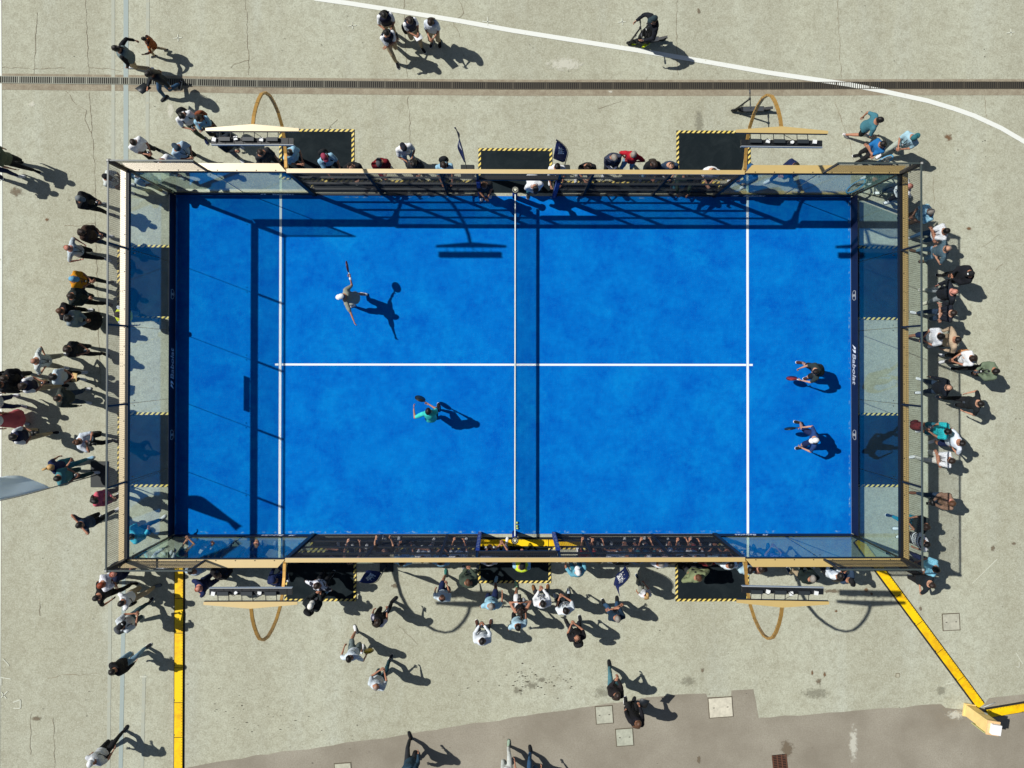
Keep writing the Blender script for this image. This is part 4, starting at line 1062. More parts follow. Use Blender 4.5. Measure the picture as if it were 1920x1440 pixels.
    for e in ex.split():
        if e.startswith('pack'):
            c = {'packk': (30, 32, 36), 'packg': (84, 88, 92), 'packb': (40, 62, 96), 'packw': (190, 192, 196), 'packr': (128, 70, 46)}[e]
            a = MB(); a.loft([(B(0, -.19 - off, z), rt * w_, fw * d_) for z, w_, d_ in ((1.0, .10, .05), (1.04, .14, .08), (1.2, .145, .085), (1.36, .13, .07), (1.42, .08, .03))], 12)
            b = MB()
            for q in (-1, 1): b.path([B(q * .09, -.12, 1.42), B(q * .1, .0, 1.475 + off * .5), B(q * .1, .115 * bw + off, 1.36), B(q * .12, .1 * bw + off, 1.2), B(q * .15, -.05, 1.1)], .018, 6)
            p_ = MB(); p_.loft([(B(0, -.27 - off, z), rt * w_, fw * .03) for z, w_ in ((1.04, .08), (1.1, .1), (1.2, .09))], 10)
            cc = fabric(c); item('backpack', 'backpack', 'backpack worn by ' + who, [('main_bag', a, cc), ('shoulder_straps', b, cc), ('front_pocket', p_, cc)])
        if e.startswith('bag'):
            c = {'bagk': (28, 28, 30), 'bagb': (120, 78, 50), 'bagr': (110, 40, 36), 'bagw': (220, 218, 210), 'bagt': (196, 140, 96), 'bago': (226, 92, 52), 'bagp': (220, 80, 96), 'bagg': (96, 100, 104)}[e]
            a = MB(); a.loft([(B(.2, -.05, z), fw * d_, rt * w_) for z, w_, d_ in ((.82, .04, .1), (.86, .06, .14), (1.0, .055, .13), (1.06, .03, .1))], 12)
            b = MB(); b.path([B(.2, .05, 1.04), B(.02, .13 * bw + off, 1.28), B(-.1, .03, 1.48 + off), B(-.04, -.13 * bw - off, 1.3), B(.18, -.12, 1.04)], .011, 6)
            item('shoulder_bag', 'bag', 'shoulder bag carried by ' + who, [('bag_body', a, fabric(c)), ('strap', b, fabric(c))])
        if e in ('ph', 'phR'):
            hm = (AA[0][2] + AA[1][2]) / 2 + Vector((0, .05, .02)) if e == 'ph' else AA[0][2] + Vector((-.01, .05, .045))
            Mp = Matrix.Rotation(R(-35), 3, 'X'); a = MB(); a.box(hm, (.075, .15, .01), M=Mp); b = MB(); b.box(hm + Mp @ Vector((0, 0, .006)), (.068, .14, .003), M=Mp)
            item('phone', 'phone', 'phone held by ' + who, [('case', a, plain((24, 24, 26), .4)), ('screen', b, plain((60, 66, 74), .15))])
        if e == 'cam':
            hm = (AA[0][2] + AA[1][2]) / 2 + Vector((0, .06, .03)); a = MB(); a.box(hm, (.15, .08, .1)); b = MB(); b.tube(hm, hm + Vector((0, .16, -.02)), .042, 12)
            item('camera', 'camera', 'black camera held by ' + who, [('camera_body', a, SBK), ('lens', b, SBK)])
        if e == 'fold':
            hm = AA[0][2] + Vector((-.05, .09, .02)); a = MB(); a.box(hm, (.24, .02, .32), M=Matrix.Rotation(R(-50), 3, 'X')); item('folder', 'folder', 'folder held by ' + who, [('cover', a, plain((196, 166, 110), .7))])
        if e == 'board':
            hm = AA[0][2] + Vector((.08, .12, -.02)); a = MB(); Mb_ = Matrix.Rotation(R(-60), 3, 'X'); a.box(hm, (.26, .01, .34), M=Mb_); b = MB(); b.box(hm + Mb_ @ Vector((0, .007, .02)), (.1, .003, .08), M=Mb_)
            item('dark_board', 'board', 'dark board held by ' + who, [('panel', a, plain((30, 36, 42), .5)), ('printed_mark', b, WHT)])
        if e == 'paper':
            hm = AA[0][2] + Vector((-.06, .08, .0)); a = MB(); a.box(hm, (.21, .006, .3), M=Matrix.Rotation(R(-55), 3, 'X')); item('paper_sheet', 'paper', 'white papers held by ' + who, [('sheet', a, plain((226, 228, 230), .8))])
        if e.startswith('rk'):
            i = 0 if e[2] == 'R' else 1; S, E, W = AA[i]; c = {'r': (150, 48, 44), 'k': (32, 40, 44), 'y': (226, 190, 30), 'w': (200, 200, 196)}[e[3]]
            d = (W - E).normalized(); n = Vector((0, 0, 1)) if abs(d.z) < .6 else Vector((0, 1, 0)); rk = RKN.get(label[:12], n); n = (Vector(rk) - d * Vector(rk).dot(d)).normalized(); sx = d.cross(n); b0 = W + d * .05
            gpm = MB(); gpm.caps(b0 - d * .04, .016, b0 + d * .13, .016, 8)
            fc = MB(); vs = []; nn = 28
            for k in range(nn):
                a = 2 * math.pi * k / nn; rad = .13; vs.append(b0 + d * (.30 + math.cos(a) * rad * 1.12 + (0)) + sx * (math.sin(a) * rad * (1 - .0)))
            q = len(vs); fc.add([v + n * .017 for v in vs] + [v - n * .017 for v in vs], [tuple(range(q)), tuple(range(2 * q - 1, q - 1, -1))] + [(k, q + k, q + (k + 1) % q, (k + 1) % q) for k in range(q)])
            th = MB()
            for sgn in (-1, 1): th.tube(b0 + d * .12, b0 + d * .2 + sx * sgn * .07, .013, 8)
            hl = MB()
            for a_ in range(-3, 4):
                for b_ in range(-3, 4):
                    if a_ * a_ + b_ * b_ < 11:
                        cpt = b0 + d * (.30 + a_ * .027) + sx * b_ * .027
                        hl.add([cpt + n * .0185 + sx * .006 * math.cos(R(60 * k)) + d * .006 * math.sin(R(60 * k)) for k in range(6)], [tuple(range(6))])
                        hl.add([cpt - n * .0185 + sx * .006 * math.cos(R(60 * k)) + d * .006 * math.sin(R(60 * k)) for k in range(6)], [tuple(range(5, -1, -1))])
            rm = MB()
            for k in range(nn): rm.caps(vs[k], .019, vs[(k + 1) % nn], .019, 6)
            item('padel_racket', 'racket', 'padel racket held by ' + who, [('grip', gpm, plain((220, 220, 216) if e[3] == 'r' else (40, 40, 44), .8)), ('hitting_face', fc, plain(c, .35)), ('throat', th, plain(c, .35)), ('holes', hl, SBK), ('rim', rm, plain(tuple(int(x * .5) for x in c), .4))])
    if 'band' in ex.split():
        i = AA[0]; m = MB(); m.caps(i[1].lerp(i[2], .82), .036, i[1].lerp(i[2], .93), .034, 10); m.obj('wristband', WHT, root, True)
    if 'glas' in ex.split():
        m = MB()
        for q in (-1, 1): m.ell(hc + HM @ Vector((q * .032, .092, .012)), .026, .008, .018, HM, 10, 5)
        m.obj('sunglasses', SBK, root, True)
    return root
RKN = {}

def bake():
    import array
    dg = bpy.context.evaluated_depsgraph_get()
    res = [(o, fold, ex, bpy.data.meshes.new_from_object(o.evaluated_get(dg))) for o, fold, ex in BAKE]
    for o, fold, ex, me in res:
        old = o.data; o.modifiers.clear()
        nv = len(me.vertices)
        if fold:
            sd = Vector((o.parent.location.x * 3.1, o.parent.location.y * 2.3, 0))
            for v in me.vertices:
                p = v.co; k = noise.noise(Vector((p.x * 11, p.y * 11, p.z * 7)) + sd) + .5 * noise.noise(Vector((p.x * 24, p.y * 24, p.z * 15)) + sd)
                v.co = p + v.normal * (fold * k)
        if ex is not None and ex.v:
            co = array.array('f', [0.0]) * (nv * 3); me.vertices.foreach_get('co', co)
            vs = [tuple(co[i:i + 3]) for i in range(0, nv * 3, 3)] + ex.v
            fs = [tuple(p.vertices) for p in me.polygons]; nf = len(fs); fs += [tuple(i + nv for i in f) for f in ex.f]
            mats = list(old.materials); bpy.data.meshes.remove(me); me = bpy.data.meshes.new(o.name)
            me.from_pydata(vs, [], fs)
            for m_ in mats: me.materials.append(m_)
            me.polygons.foreach_set('material_index', [0] * nf + ex.mi)
        me.polygons.foreach_set('use_smooth', [True] * len(me.polygons)); me.update()
        o.data = me; bpy.data.meshes.remove(old)

# colours
BK = (30, 31, 34); DK = (46, 48, 52); NV = (28, 40, 78); WH = (228, 230, 232); LG = (178, 188, 196); GY = (110, 116, 122); LB = (150, 192, 214); TQ = (60, 206, 196); TL_ = (52, 116, 132)
JN = (52, 84, 116); LJ = (122, 156, 180); KH = (176, 158, 128); OL = (82, 92, 76); RD = (176, 30, 46); DR = (112, 24, 34); BR = (96, 74, 58); TN = (190, 168, 140); OR = (206, 140, 30)
hB = (21, 17, 16); hD = (40, 28, 22); hM = (84, 56, 38); hG = (140, 134, 126); hL = (186, 150, 96); hR = (128, 56, 32)
STR = stripes((206, 212, 208), (150, 160, 160), 16, 'z'); ORS = stripes((180, 100, 46), (50, 34, 32), 12, 'z'); PLD = stripes((70, 76, 96), (26, 28, 40), 16, 'p'); ZEB = stripes((222, 224, 232), (40, 42, 56), 9, 'n'); WST = stripes((228, 230, 232), (34, 38, 48), 9, 'z'); FLO = stripes((158, 204, 222), (84, 140, 170), 14, 'n'); PRP = stripes((176, 160, 210), (60, 80, 110), 8, 'n')
DNM = (44, 62, 84)
def P_(x, y, f, L, A, h, t, b, s, lab, **k): return person(x, y, f, L, A, h, t, b, s, lab, **k)
# ---- the four players
pg = 'padel players on the court'
RKN.update({'player in gr': (0, 1, .12), 'player in tu': (.2, 1, .35), 'player in bl': (1, .1, .3), 'player in na': (1, 0, .15)})
P_(641, 556, 184, ((.20, -.18), (-.12, .22)), 'free', ('cap', WH), ('tee', (148, 152, 140)), ('shorts', (168, 172, 160)), WH, 'player in grey shirt and white cap stretching out both arms', lean=24, sk=1, ex='rkRr band', group=pg,
   hands=(((.58, .0, 1.26), (0, -.6, -1)), ((-.74, -.05, 1.22), (0, -.4, -1))), gaze=0)
P_(803, 771, 96, 'sp', 'free', ('short', hB), ('polo', TQ), ('shorts', BK), BK, 'player in turquoise shirt near the net', lean=22, sk=1, ex='rkRk', group=pg,
   hands=(((.0, .36, .96), (1, -.4, -.5)), ((-.42, .30, 1.2), (-1, -.4, -.4))), gaze=4)
P_(1529, 697, 186, ((.24, .1), (-.22, -.06)), 'free', ('short', hB), ('tee', (44, 56, 58)), ('shorts', BK), (64, 40, 42), 'player in black shirt bending low by the right end wall', lean=34, sk=0, ex='rkLr', group=pg,
   hands=(((.12, .46, .78), (1, -.2, -.6)), ((-.24, .44, .84), (-1, -.1, -.6))), gaze=2)
P_(1528, 825, 180, ((.46, .14), (-.28, .1)), 'free', ('cap', WH), ('tee', (34, 66, 120)), ('shorts', NV), BK, 'player in navy shirt and white cap crouching wide by the right end wall', lean=22, sk=0, ex='rkRk', group=pg,
   hands=(((.40, .40, .96), (.6, -.2, -.8)), ((-.2, .40, .92), (-1, -.2, -.6))), gaze=2)
# ---- top left
P_(217, 91, 186, 'wk', 'free', ('tail', hB), ('long', BK, (108, 124, 126)), ('pants', KH), WH, 'person in black top leading a child by the hand', ex='F', group='people walking by', hands=(((.42, -.22, 1.02), (.6, -.4, -.4)), ((-.26, .12, .86), (-.4, -.6, 0))))
P_(270, 73, 190, 'wk2', 'free', ('short', hB), ('long', ORS), ('pants', KH), DK, 'child in orange and black striped jumper held by the hand', H=1.2, group='people walking by', hands=(((.22, .0, .8), (.4, -.4, 0)), ((-.46, .3, 1.2), (-.5, -.3, -.4))))
P_(279, 139, 232, 'wk', 'phone1', ('long', hB), ('jkt', (36, 42, 48)), ('pants', JN), DK, 'person with long black hair and brown bag crossing the drain', ex='F bagb board', group='people walking by')
P_(341, 217, 305, 'wk', 'phone', ('short', hB), ('tee', WH), ('pants', OL), NV, 'person in white shirt and backpack above the top left corner', ex='packk ph', group='people walking by')
P_(372, 222, 290, 'st', 'cross', ('long', hD), ('tee', LB), ('pants', BK), BK, 'person in pale top with brown backpack next to the lamp head', ex='F packr', group='people walking by')
P_(250, 267, 318, 'sp', 'phone', ('short', hD), ('polo', WH), ('pants', BK), BK, 'bearded person in white polo looking at a phone, top left corner', sk=1, ex='ph')
P_(332, 277, 322, 'wk', 'phone', ('capb', (52, 68, 84)), ('tee', (172, 196, 214)), ('pants', BK), (190, 140, 70), 'large person in pale blue shirt, dark cap and tan shoes', build=1.16, ex='lan')
P_(303, 302, 330, 'st', 'rail', ('fringe', hG), ('long', WH), ('shorts', KH), WH, 'person in white long sleeves behind the top left mesh', lean=10)
P_(258, 326, 345, 'sp', 'phone', ('cap', NV), ('tee', (190, 204, 214)), ('pants', KH), WH, 'person in dark cap and khaki trousers inside view of top left glass', ex='cam packb')
P_(198, 331, 352, 'st', 'phone', ('cap', BK), ('tee', STR), ('shorts', BR), WH, 'person with orange badge on a black cap at the top left corner', ex='lan logoo')
P_(-12, 287, 348, 'wk', 'swing', ('short', hB), ('tee', OL), ('pants', BK), BK, 'person walking in at the left edge in black trousers', group='people walking by')
P_(-46, 308, 350, 'wk2', 'swing', ('short', hB), ('tee', NV), ('pants', NV), WH, 'person mostly outside the left edge in navy', group='people walking by')
P_(418, 262, 322, 'sp', 'phone1', ('fringe', hD), ('jkt', (36, 44, 52)), ('pants', GY), WH, 'person in dark jacket and grey trousers under the top left lamp head', ex='ph')
P_(489, 286, 310, 'st', 'rail', ('short', hD), ('tee', DK), ('pants', BK), BK, 'dark haired person in dark shirt behind the top left wide plate', build=1.12)
P_(543, 286, 322, 'wk', 'phone', ('short', hB), ('tee', LB), ('pants', BK), BK, 'person in sky blue shirt on the top left mat', build=1.14)
P_(608, 294, 300, 'st', 'rail', ('cap', (150, 60, 84)), ('tee', LB), ('pants', BK), BK, 'person in dark pink cap by the top left mat', ex='packk')
P_(658, 314, 282, 'st', 'phone', ('fringe', hD), ('jkt', BK), ('pants', BK), BK, 'bald person in black behind the top fence, right of the mat', sk=0)
P_(711, 306, 285, 'sp', 'phone', ('capb', (70, 74, 80)), ('long', DR), ('pants', BR), WH, 'person in dark red sweatshirt and grey cap', build=1.14)
P_(757, 277, 292, 'st', 'phone', ('capb', (34, 36, 48)), ('tee', WH), ('pants', LJ), BK, 'person in white shirt and dark cap filming with a camera', ex='cam')
P_(776, 308, 285, 'st', 'phone', ('long', hB), ('jkt', DK), ('pants', DR), BK, 'dark haired person in front of the person filming with a camera', ex='F', H=1.62)
P_(832, 310, 278, 'st', 'rail', ('short', hD), ('tee', LB), ('pants', JN), WH, 'person in light blue shirt with black backpack, left of the slim flag', ex='packk')
P_(908, 348, 280, 'st', 'phone', ('short', hM), ('tee', BK), ('pants', BK), WH, 'person in black standing in the top gateway left of the net', ex='ph')
P_(1004, 354, 282, 'sp', 'phone', ('cap', (52, 54, 60)), ('long', WH), ('pants', TL_), DK, 'person in white and teal bending forward in the top gateway', lean=40, build=1.1)
P_(1045, 313, 275, 'st', 'rail', ('short', hB), ('tee', WH), ('pants', DNM), WH, 'person in white shirt standing on the flag base, top gateway')
P_(1103, 314, 272, 'wd', 'phone', ('short', hD), ('tee', BK), ('pants', GY), WH, 'person in black right of the top gateway', build=1.14)
P_(1152, 296, 280, 'sp', 'phone', ('short', hG), ('long', PLD), ('pants', DK), WH, 'grey haired person in dark plaid shirt', build=1.1)
P_(1188, 290, 250, 'sp', 'hips', ('short', hG), ('polo', RD), ('pants', LJ), BK, 'grey haired person in red shirt with hands on hips')
P_(1227, 309, 275, 'st', 'phone', ('long', hD), ('jkt', BK), ('pants', LJ), WH, 'brown haired person in black by the top right mat', ex='F')
P_(1259, 311, 272, 'st', 'phone', ('fringe', hD), ('tee', DNM), ('pants', BK), WH, 'bald person in dark blue shirt beside the top right mat', sk=0, ex='ph')
P_(1288, 331, 268, 'st', 'rail', ('short', hB), ('jkt', (44, 60, 50)), ('pants', TL_), GY, 'person in dark green behind the top fence', H=1.68)
P_(1338, 322, 262, 'wd', 'phone', ('fringe', hD), ('tee', WH), ('pants', BK), BK, 'large person in white shirt leaning at the top right mat', build=1.16, sk=0)
P_(1412, 321, 200, 'sp', 'phone', ('short', hB), ('jkt', (40, 84, 124)), ('pants', TN), WH, 'person in blue jacket and beige trousers behind the top right glass')
P_(1492, 311, 215, 'wk', 'phone', ('short', hB), ('jkt', NV), ('pants', NV), WH, 'person in navy with white shoes behind the top right glass')
P_(1650, 225, 350, 'wk2', 'free', ('short', hB), ('tee', (66, 118, 132)), ('shorts', BK), (196, 190, 190), 'person in teal shirt and black shorts walking, top right', lean=8, group='people walking by', hands=(((.26, .30, .98), (.5, -.6, 0)), ((-.27, -.12, .9), (-.5, -.6, 0))))
P_(1655, 270, 202, 'cl', 'cross', ('long', hB), ('tee', (34, 108, 168)), ('pants', BK), BK, 'person with long black hair, blue shirt and folded arms', ex='F', group='people walking by')
P_(1714, 258, 222, 'wk', 'phone', ('capb', (48, 104, 112), hB), ('tee', (164, 200, 214)), ('pants', (170, 178, 168)), WH, 'person in pale blue shirt and teal cap, top right', build=1.12, ex='lan', group='people walking by')
P_(1705, 349, 186, 'sp', 'back', ('fringe', hR), ('tee', WH), ('pants', BK), WH, 'red faced bald person in white shirt inside the top right corner mesh', ex='lan', sk=4, build=1.1)
P_(1672, 316, 215, 'st', 'phone', ('short', hB), ('jkt', DK), ('pants', BK), WH, 'person in black beside the bicycle behind the top right corner')
# ---- right column, top to bottom
P_(1745, 397, 196, 'st', 'phone', ('short', hG), ('tee', FLO), ('pants', BR), BR, 'person in patterned light blue shirt, topmost right of the end wall', build=1.14)
P_(1774, 433, 186, 'wk', 'cross', ('short', hB), ('tee', WH), ('pants', JN), WH, 'person in white shirt with folded arms and beard', build=1.1, sk=1, ex='lan')
P_(1777, 466, 178, 'sp', 'hips', ('fringe', hG), ('tee', (84, 108, 120)), ('pants', LJ), BR, 'bald person in grey blue shirt beside the right end wall', sk=0, build=1.12)
P_(1820, 513, 184, 'st', 'phone', ('cap', BK), ('jkt', (24, 26, 32)), ('pants', BK), BK, 'person in black jacket and black cap with white mark', build=1.2, ex='logo')
P_(1790, 547, 190, 'wd', 'pock', ('fringe', hD), ('jkt', (34, 38, 46)), ('pants', (150, 158, 162)), (196, 190, 170), 'bald person in black jacket and light grey trousers', sk=4)
P_(1787, 587, 176, 'wk', 'cross', ('short', hD), ('tee', (30, 34, 44)), ('pants', DNM), WH, 'person in black shirt with folded bare arms', sk=0, ex='lan')
P_(1764, 631, 188, 'wk', 'phone', ('curly', hB), ('tee', WH), ('shorts', NV), WH, 'dark haired person in white shirt and dark shorts looking down', ex='ph')
P_(1795, 637, 184, 'sp', 'pock', ('short', hB), ('hood', (186, 164, 138)), ('pants', BK), WH, 'person in beige hooded top')
P_(1824, 672, 186, 'cl', 'phone', ('long', hD), ('tee', WH), ('pants', BK), WH, 'person in white top with tan bag', ex='F bagt')
P_(1867, 696, 186, 'wk', 'phone', ('short', hB), ('jkt', (108, 122, 100), BK), ('pants', BK), BK, 'person in open olive jacket farthest right', ex='ph lan')
P_(1779, 727, 172, 'wd', 'swing', ('fringe', hD), ('jkt', (24, 30, 40)), ('pants', DNM), WH, 'bald person in black jacket and white shoes, right', sk=0)
P_(1838, 757, 176, 'wk', 'pock', ('short', hB), ('tee', (30, 34, 38)), ('pants', BK), GY, 'person in black shirt with hands at the pockets, lower of the black pair', build=1.1, sk=0, ex='ph')
P_(1777, 809, 172, 'st', 'phone', ('short', hB), ('tee', (46, 190, 196)), ('shorts', TL_), WH, 'person in bright turquoise shirt beside the right end wall', ex='phR')
P_(1803, 831, 192, 'st', 'hips', ('short', hB), ('tee', (222, 230, 240)), ('shorts', NV), WH, 'person in white shirt and navy shorts with bent elbows', build=1.1)
P_(1784, 864, 180, 'wk2', 'cross', ('short', hD), ('tee', WH), ('pants', (214, 212, 204)), WH, 'person all in white with folded arms, lanyard', ex='lan')
P_(1785, 944, 188, 'wk', 'phone', ('short', hM), ('long', (140, 112, 94)), ('pants', DNM), (120, 80, 60), 'person in brown shirt and dark jeans, right', ex='cam', sk=4)
P_(1737, 988, 160, 'wk2', 'phone', ('short', hD), ('tee', (38, 48, 50)), ('pants', (38, 134, 158)), BK, 'person in black shirt and teal trousers, lower right corner', ex='ph')
P_(1737, 1021, 192, 'st', 'pock', ('short', hB), ('tee', WH, WST), ('pants', BK), WH, 'person in black and white striped vest, lower right corner', build=1.08)
P_(1755, 1068, 168, 'st', 'phone', ('curly', hB), ('tee', (130, 196, 220)), ('pants', NV), BK, 'person in sky blue shirt at the bottom right corner')
P_(1747, 1097, 158, 'wk', 'hips', ('short', hD), ('tee', (26, 34, 40)), ('pants', BK), WH, 'person in black shirt, lowest at the bottom right corner', sk=0)
# ---- left column
P_(148, 372, 358, 'sp', 'phone', ('cap', (120, 126, 128)), ('jkt', BK), ('pants', BK), GY, 'person in black jacket and grey cap, topmost left of the end wall', ex='ph')
P_(154, 435, 350, 'st', 'phone', ('long', hD), ('jkt', (66, 50, 42)), ('pants', DNM), WH, 'brown haired person in brown jacket', ex='F ph')
P_(127, 465, 352, 'wk', 'pock', ('fringe', hR), ('tee', (190, 202, 208)), ('pants', BK), WH, 'bald red faced person in pale shirt with lanyard, left', sk=4, ex='lan')
P_(136, 523, 356, 'wk2', 'phone', ('cap', (110, 168, 200)), ('tee', OR), ('pants', DK), BK, 'person in mustard shirt and blue cap', ex='lan bagg')
P_(133, 555, 352, 'wk', 'phone', ('short', hD), ('jkt', (44, 52, 52)), ('pants', BK), BK, 'person in dark green grey top left of the end wall')
P_(113, 583, 356, 'st', 'cross', ('short', hM), ('jkt', (26, 26, 30)), ('pants', BK), WH, 'brown haired person in black jacket left of the person with grey hood')
P_(129, 597, 352, 'st', 'phone', ('long', hB), ('hood', (130, 142, 148)), ('skirt', BK), WH, 'long haired person in grey hooded top and black skirt', ex='F')
P_(222, 590, 2, 'wk', 'swing', ('cap', (60, 48, 44)), ('tee', LG, (208, 224, 60)), ('pants', (90, 130, 150)), LB, 'steward in yellow safety vest under the left end wall')
P_(64, 677, 356, 'wd', 'hips', ('fringe', hG), ('tee', STR), ('pants', (150, 146, 132)), WH, 'person in striped pale shirt with elbows out', ex='lan', build=1.14)
P_(127, 655, 350, 'wk', 'phone', ('long', hD), ('tee', BK), ('pants', BK), BK, 'person in black top with bare arms beside the striped shirt', ex='F ph')
P_(100, 707, 356, 'cl', 'phone', ('long', hB), ('tee', (200, 214, 220)), ('pants', BK), WH, 'long haired person with light folder', ex='F fold')
P_(8, 709, 350, 'wk', 'phone', ('short', hD), ('jkt', (28, 28, 32)), ('pants', BK), BK, 'person in black jacket at the left edge', ex='packk')
P_(-2, 722, 352, 'st', 'swing', ('long', hB), ('jkt', DK), ('pants', DK), BK, 'long haired person in dark clothes cut by the left edge', ex='F')
P_(43, 723, 8, 'wk', 'phone', ('long', hD), ('tee', WH, (34, 38, 60)), ('pants', KH), BK, 'person in navy vest and khaki trousers near the left edge', ex='F ph')
P_(108, 747, 358, 'wd', 'swing', ('short', hD), ('jkt', (58, 64, 60)), ('pants', DNM), WH, 'person in dark olive jacket and white shoes, left')
P_(-30, 757, 355, 'sp', 'down', ('short', hB), ('tee', WH), ('pants', NV), WH, 'person outside the left edge with navy trousers showing')
P_(-26, 792, 358, 'sp', 'down', ('long', hD), ('tee', WH), ('skirt', (196, 96, 104)), LG, 'person outside the left edge in pink skirt', ex='F')
P_(25, 819, 12, 'wk', 'phone', ('long', hB), ('tee', WH, (26, 34, 62)), ('pants', KH), BK, 'person in dark vest and khaki trousers holding a camera', ex='F cam')
P_(146, 829, 350, 'wk', 'cam', ('bun', hM), ('tee', (206, 216, 226)), ('pants', BK), BK, 'person with brown bun taking pictures, left', ex='F cam')
P_(95, 876, 28, 'wk', 'phone1', ('tail', hL), ('tee', NV), ('pants', TL_), LB, 'blond person in navy top gesturing, left', ex='F')
P_(108, 897, 6, 'wk', 'phone', ('short', hB), ('tee', (70, 130, 138)), ('pants', (40, 70, 74)), WH, 'dark haired person in teal shirt next to the white flag pole', ex='ph')
P_(178, 939, 352, 'st', 'phone', ('long', hB), ('long', (208, 96, 112)), ('pants', (70, 40, 50)), WH, 'long black haired person in pink top', ex='F')
P_(149, 984, 40, 'wk', 'head', ('short', hB), ('tee', DNM), ('pants', BK), WH, 'person in dark blue shirt with both hands raised to the head')
P_(246, 1006, 30, 'wk2', 'phone1', ('short', hB), ('jkt', (76, 186, 208)), ('pants', JN), WH, 'person in turquoise jacket seen through the lower left glass')
P_(292, 1056, 62, 'sp', 'rail', ('fringe', hG), ('long', WH), ('pants', (150, 158, 146)), WH, 'person in white jumper bending at the bottom left corner', lean=16)
P_(341, 1037, 100, 'st', 'phone', ('cap', (60, 74, 66)), ('tee', (70, 110, 100)), ('pants', DK), GY, 'person in dark green cap behind the bottom left glass')
P_(181, 1121, 8, 'wk', 'pock', ('short', hB), ('tee', (26, 26, 28)), ('pants', BK), BK, 'person in black shirt and sunglasses, bottom left', ex='glas')
P_(190, 1097, 12, 'wk2', 'cross', ('curly', hR), ('tee', (226, 228, 236)), ('pants', DNM), WH, 'red haired person in white shirt, bottom left', build=1.1)
P_(212, 1077, 16, 'st', 'phone', ('fringe', hR), ('jkt', (28, 36, 62)), ('pants', NV), BK, 'person in navy at the bottom left corner post', sk=4)
P_(228, 1131, 22, 'wk', 'back', ('short', hB), ('tee', WH), ('pants', KH), GY, 'person in white shirt and khaki trousers with cross body bag', ex='bagk')
P_(226, 1175, 44, 'wk2', 'phone', ('cap', BK), ('tee', (206, 214, 218)), ('pants', (70, 92, 100)), BK, 'person with black cap and grey backpack, bottom left', ex='packg logo')
gw = 'people walking across the open concrete'
P_(211, 1259, 42, 'wk', 'swing', ('long', hB), ('jkt', BK), ('pants', LJ), BK, 'long haired person in black jacket and jeans walking alone', ex='F bagk', group=gw)
P_(170, 1431, 62, 'wk', 'swing', ('cap', WH), ('tee', (196, 200, 206)), ('pants', BK), BK, 'person in white cap near the bottom left corner of the photo', ex='bagk', group=gw)
# ---- bottom side, left to right
P_(372, 1104, 30, 'st', 'back', ('fringe', hR), ('tee', NV), ('pants', NV), BK, 'bald person in navy left of the bottom left lamp head', sk=4, build=1.12)
P_(407, 1077, 66, 'wk', 'phone', ('short', hD), ('jkt', BK), ('pants', BK), GY, 'dark haired person in black under the wide bottom left plate')
P_(358, 1070, 88, 'sp', 'phone', ('short', hB), ('tee', (180, 200, 216)), ('pants', JN), WH, 'person in white and blue beside the top of the vertical cable ramp')
P_(470, 1044, 84, 'wd', 'phone', ('short', hB), ('jkt', NV), ('pants', NV), WH, 'person in navy with white shoes behind the bottom left glass')
P_(384, 1046, 84, 'st', 'phone', ('short', hB), ('jkt', (40, 84, 92)), ('pants', DK), WH, 'person in dark teal behind the bottom left glass')
P_(513, 1088, 100, 'wk', 'phone', ('cap', NV), ('jkt', NV), ('pants', BK), WH, 'person in navy jacket beside the bottom left lamp mast', ex='packb')
P_(594, 1098, 70, 'st', 'hips', ('short', hD), ('tee', ZEB), ('pants', BK), BK, 'person in zebra patterned shirt on the bottom left mat', build=1.14, lean=14)
P_(582, 1137, 62, 'st', 'phone', ('cap', (232, 230, 220)), ('jkt', (32, 38, 40), WH), ('pants', BK), LB, 'person in white cap and black jacket at the mat corner', ex='packk')
P_(620, 1048, 84, 'st', 'cross', ('short', hB), ('tee', BK), ('pants', BK), WH, 'person in black behind the bottom fence, leftmost')
P_(655, 1052, 88, 'wd', 'rail', ('fringe', hD), ('tank', DK), ('shorts', DK), WH, 'bare armed person leaning on the bottom fence', sk=0)
P_(720, 1035, 88, 'wd', 'up', ('fringe', hD), ('tee', BK), ('shorts', BK), WH, 'bald person in black with both hands on the bottom fence', sk=0, ex='ph')
P_(754, 1054, 86, 'st', 'rail', ('short', hB), ('tee', LB), ('pants', GY), WH, 'person in pale blue right of the pointed navy flag')
P_(792, 1048, 84, 'sp', 'cross', ('short', hM), ('tee', WH), ('shorts', GY), WH, 'person in white and shorts behind the bottom fence')
P_(826, 1053, 84, 'st', 'phone', ('short', hB), ('tee', (134, 176, 200)), ('pants', DK), GY, 'dark haired person in light blue behind the bottom fence')
P_(878, 1092, 88, 'wd', 'phone', ('short', hM), ('jkt', (66, 78, 66)), ('pants', OL), GY, 'person in olive green jacket left of the bottom gateway mat', build=1.2)
P_(829, 1121, 78, 'wk2', 'phone1', ('fringe', hB), ('tee', (214, 230, 236)), ('shorts', NV), (50, 110, 100), 'balding person in white shirt walking below the bottom fence')
P_(917, 1052, 88, 'st', 'phone', ('short', hB), ('tee', (180, 180, 186)), ('pants', DK), WH, 'person in grey shirt hidden by the bottom fence beam')
P_(979, 1062, 84, 'st', 'phone', ('cap', BK), ('tee', LB, (206, 228, 60)), ('pants', BK), BK, 'steward in yellow green safety vest at the bottom gateway')
P_(1084, 1073, 112, 'st', 'up', ('cap', (236, 240, 242)), ('tee', (110, 176, 196)), ('pants', TL_), DK, 'person in light blue shirt and white cap reaching to the fence', lean=16)
P_(1124, 1049, 88, 'st', 'rail', ('short', hD), ('tee', DK), ('pants', BK), WH, 'person in dark clothes behind the broad navy flag')
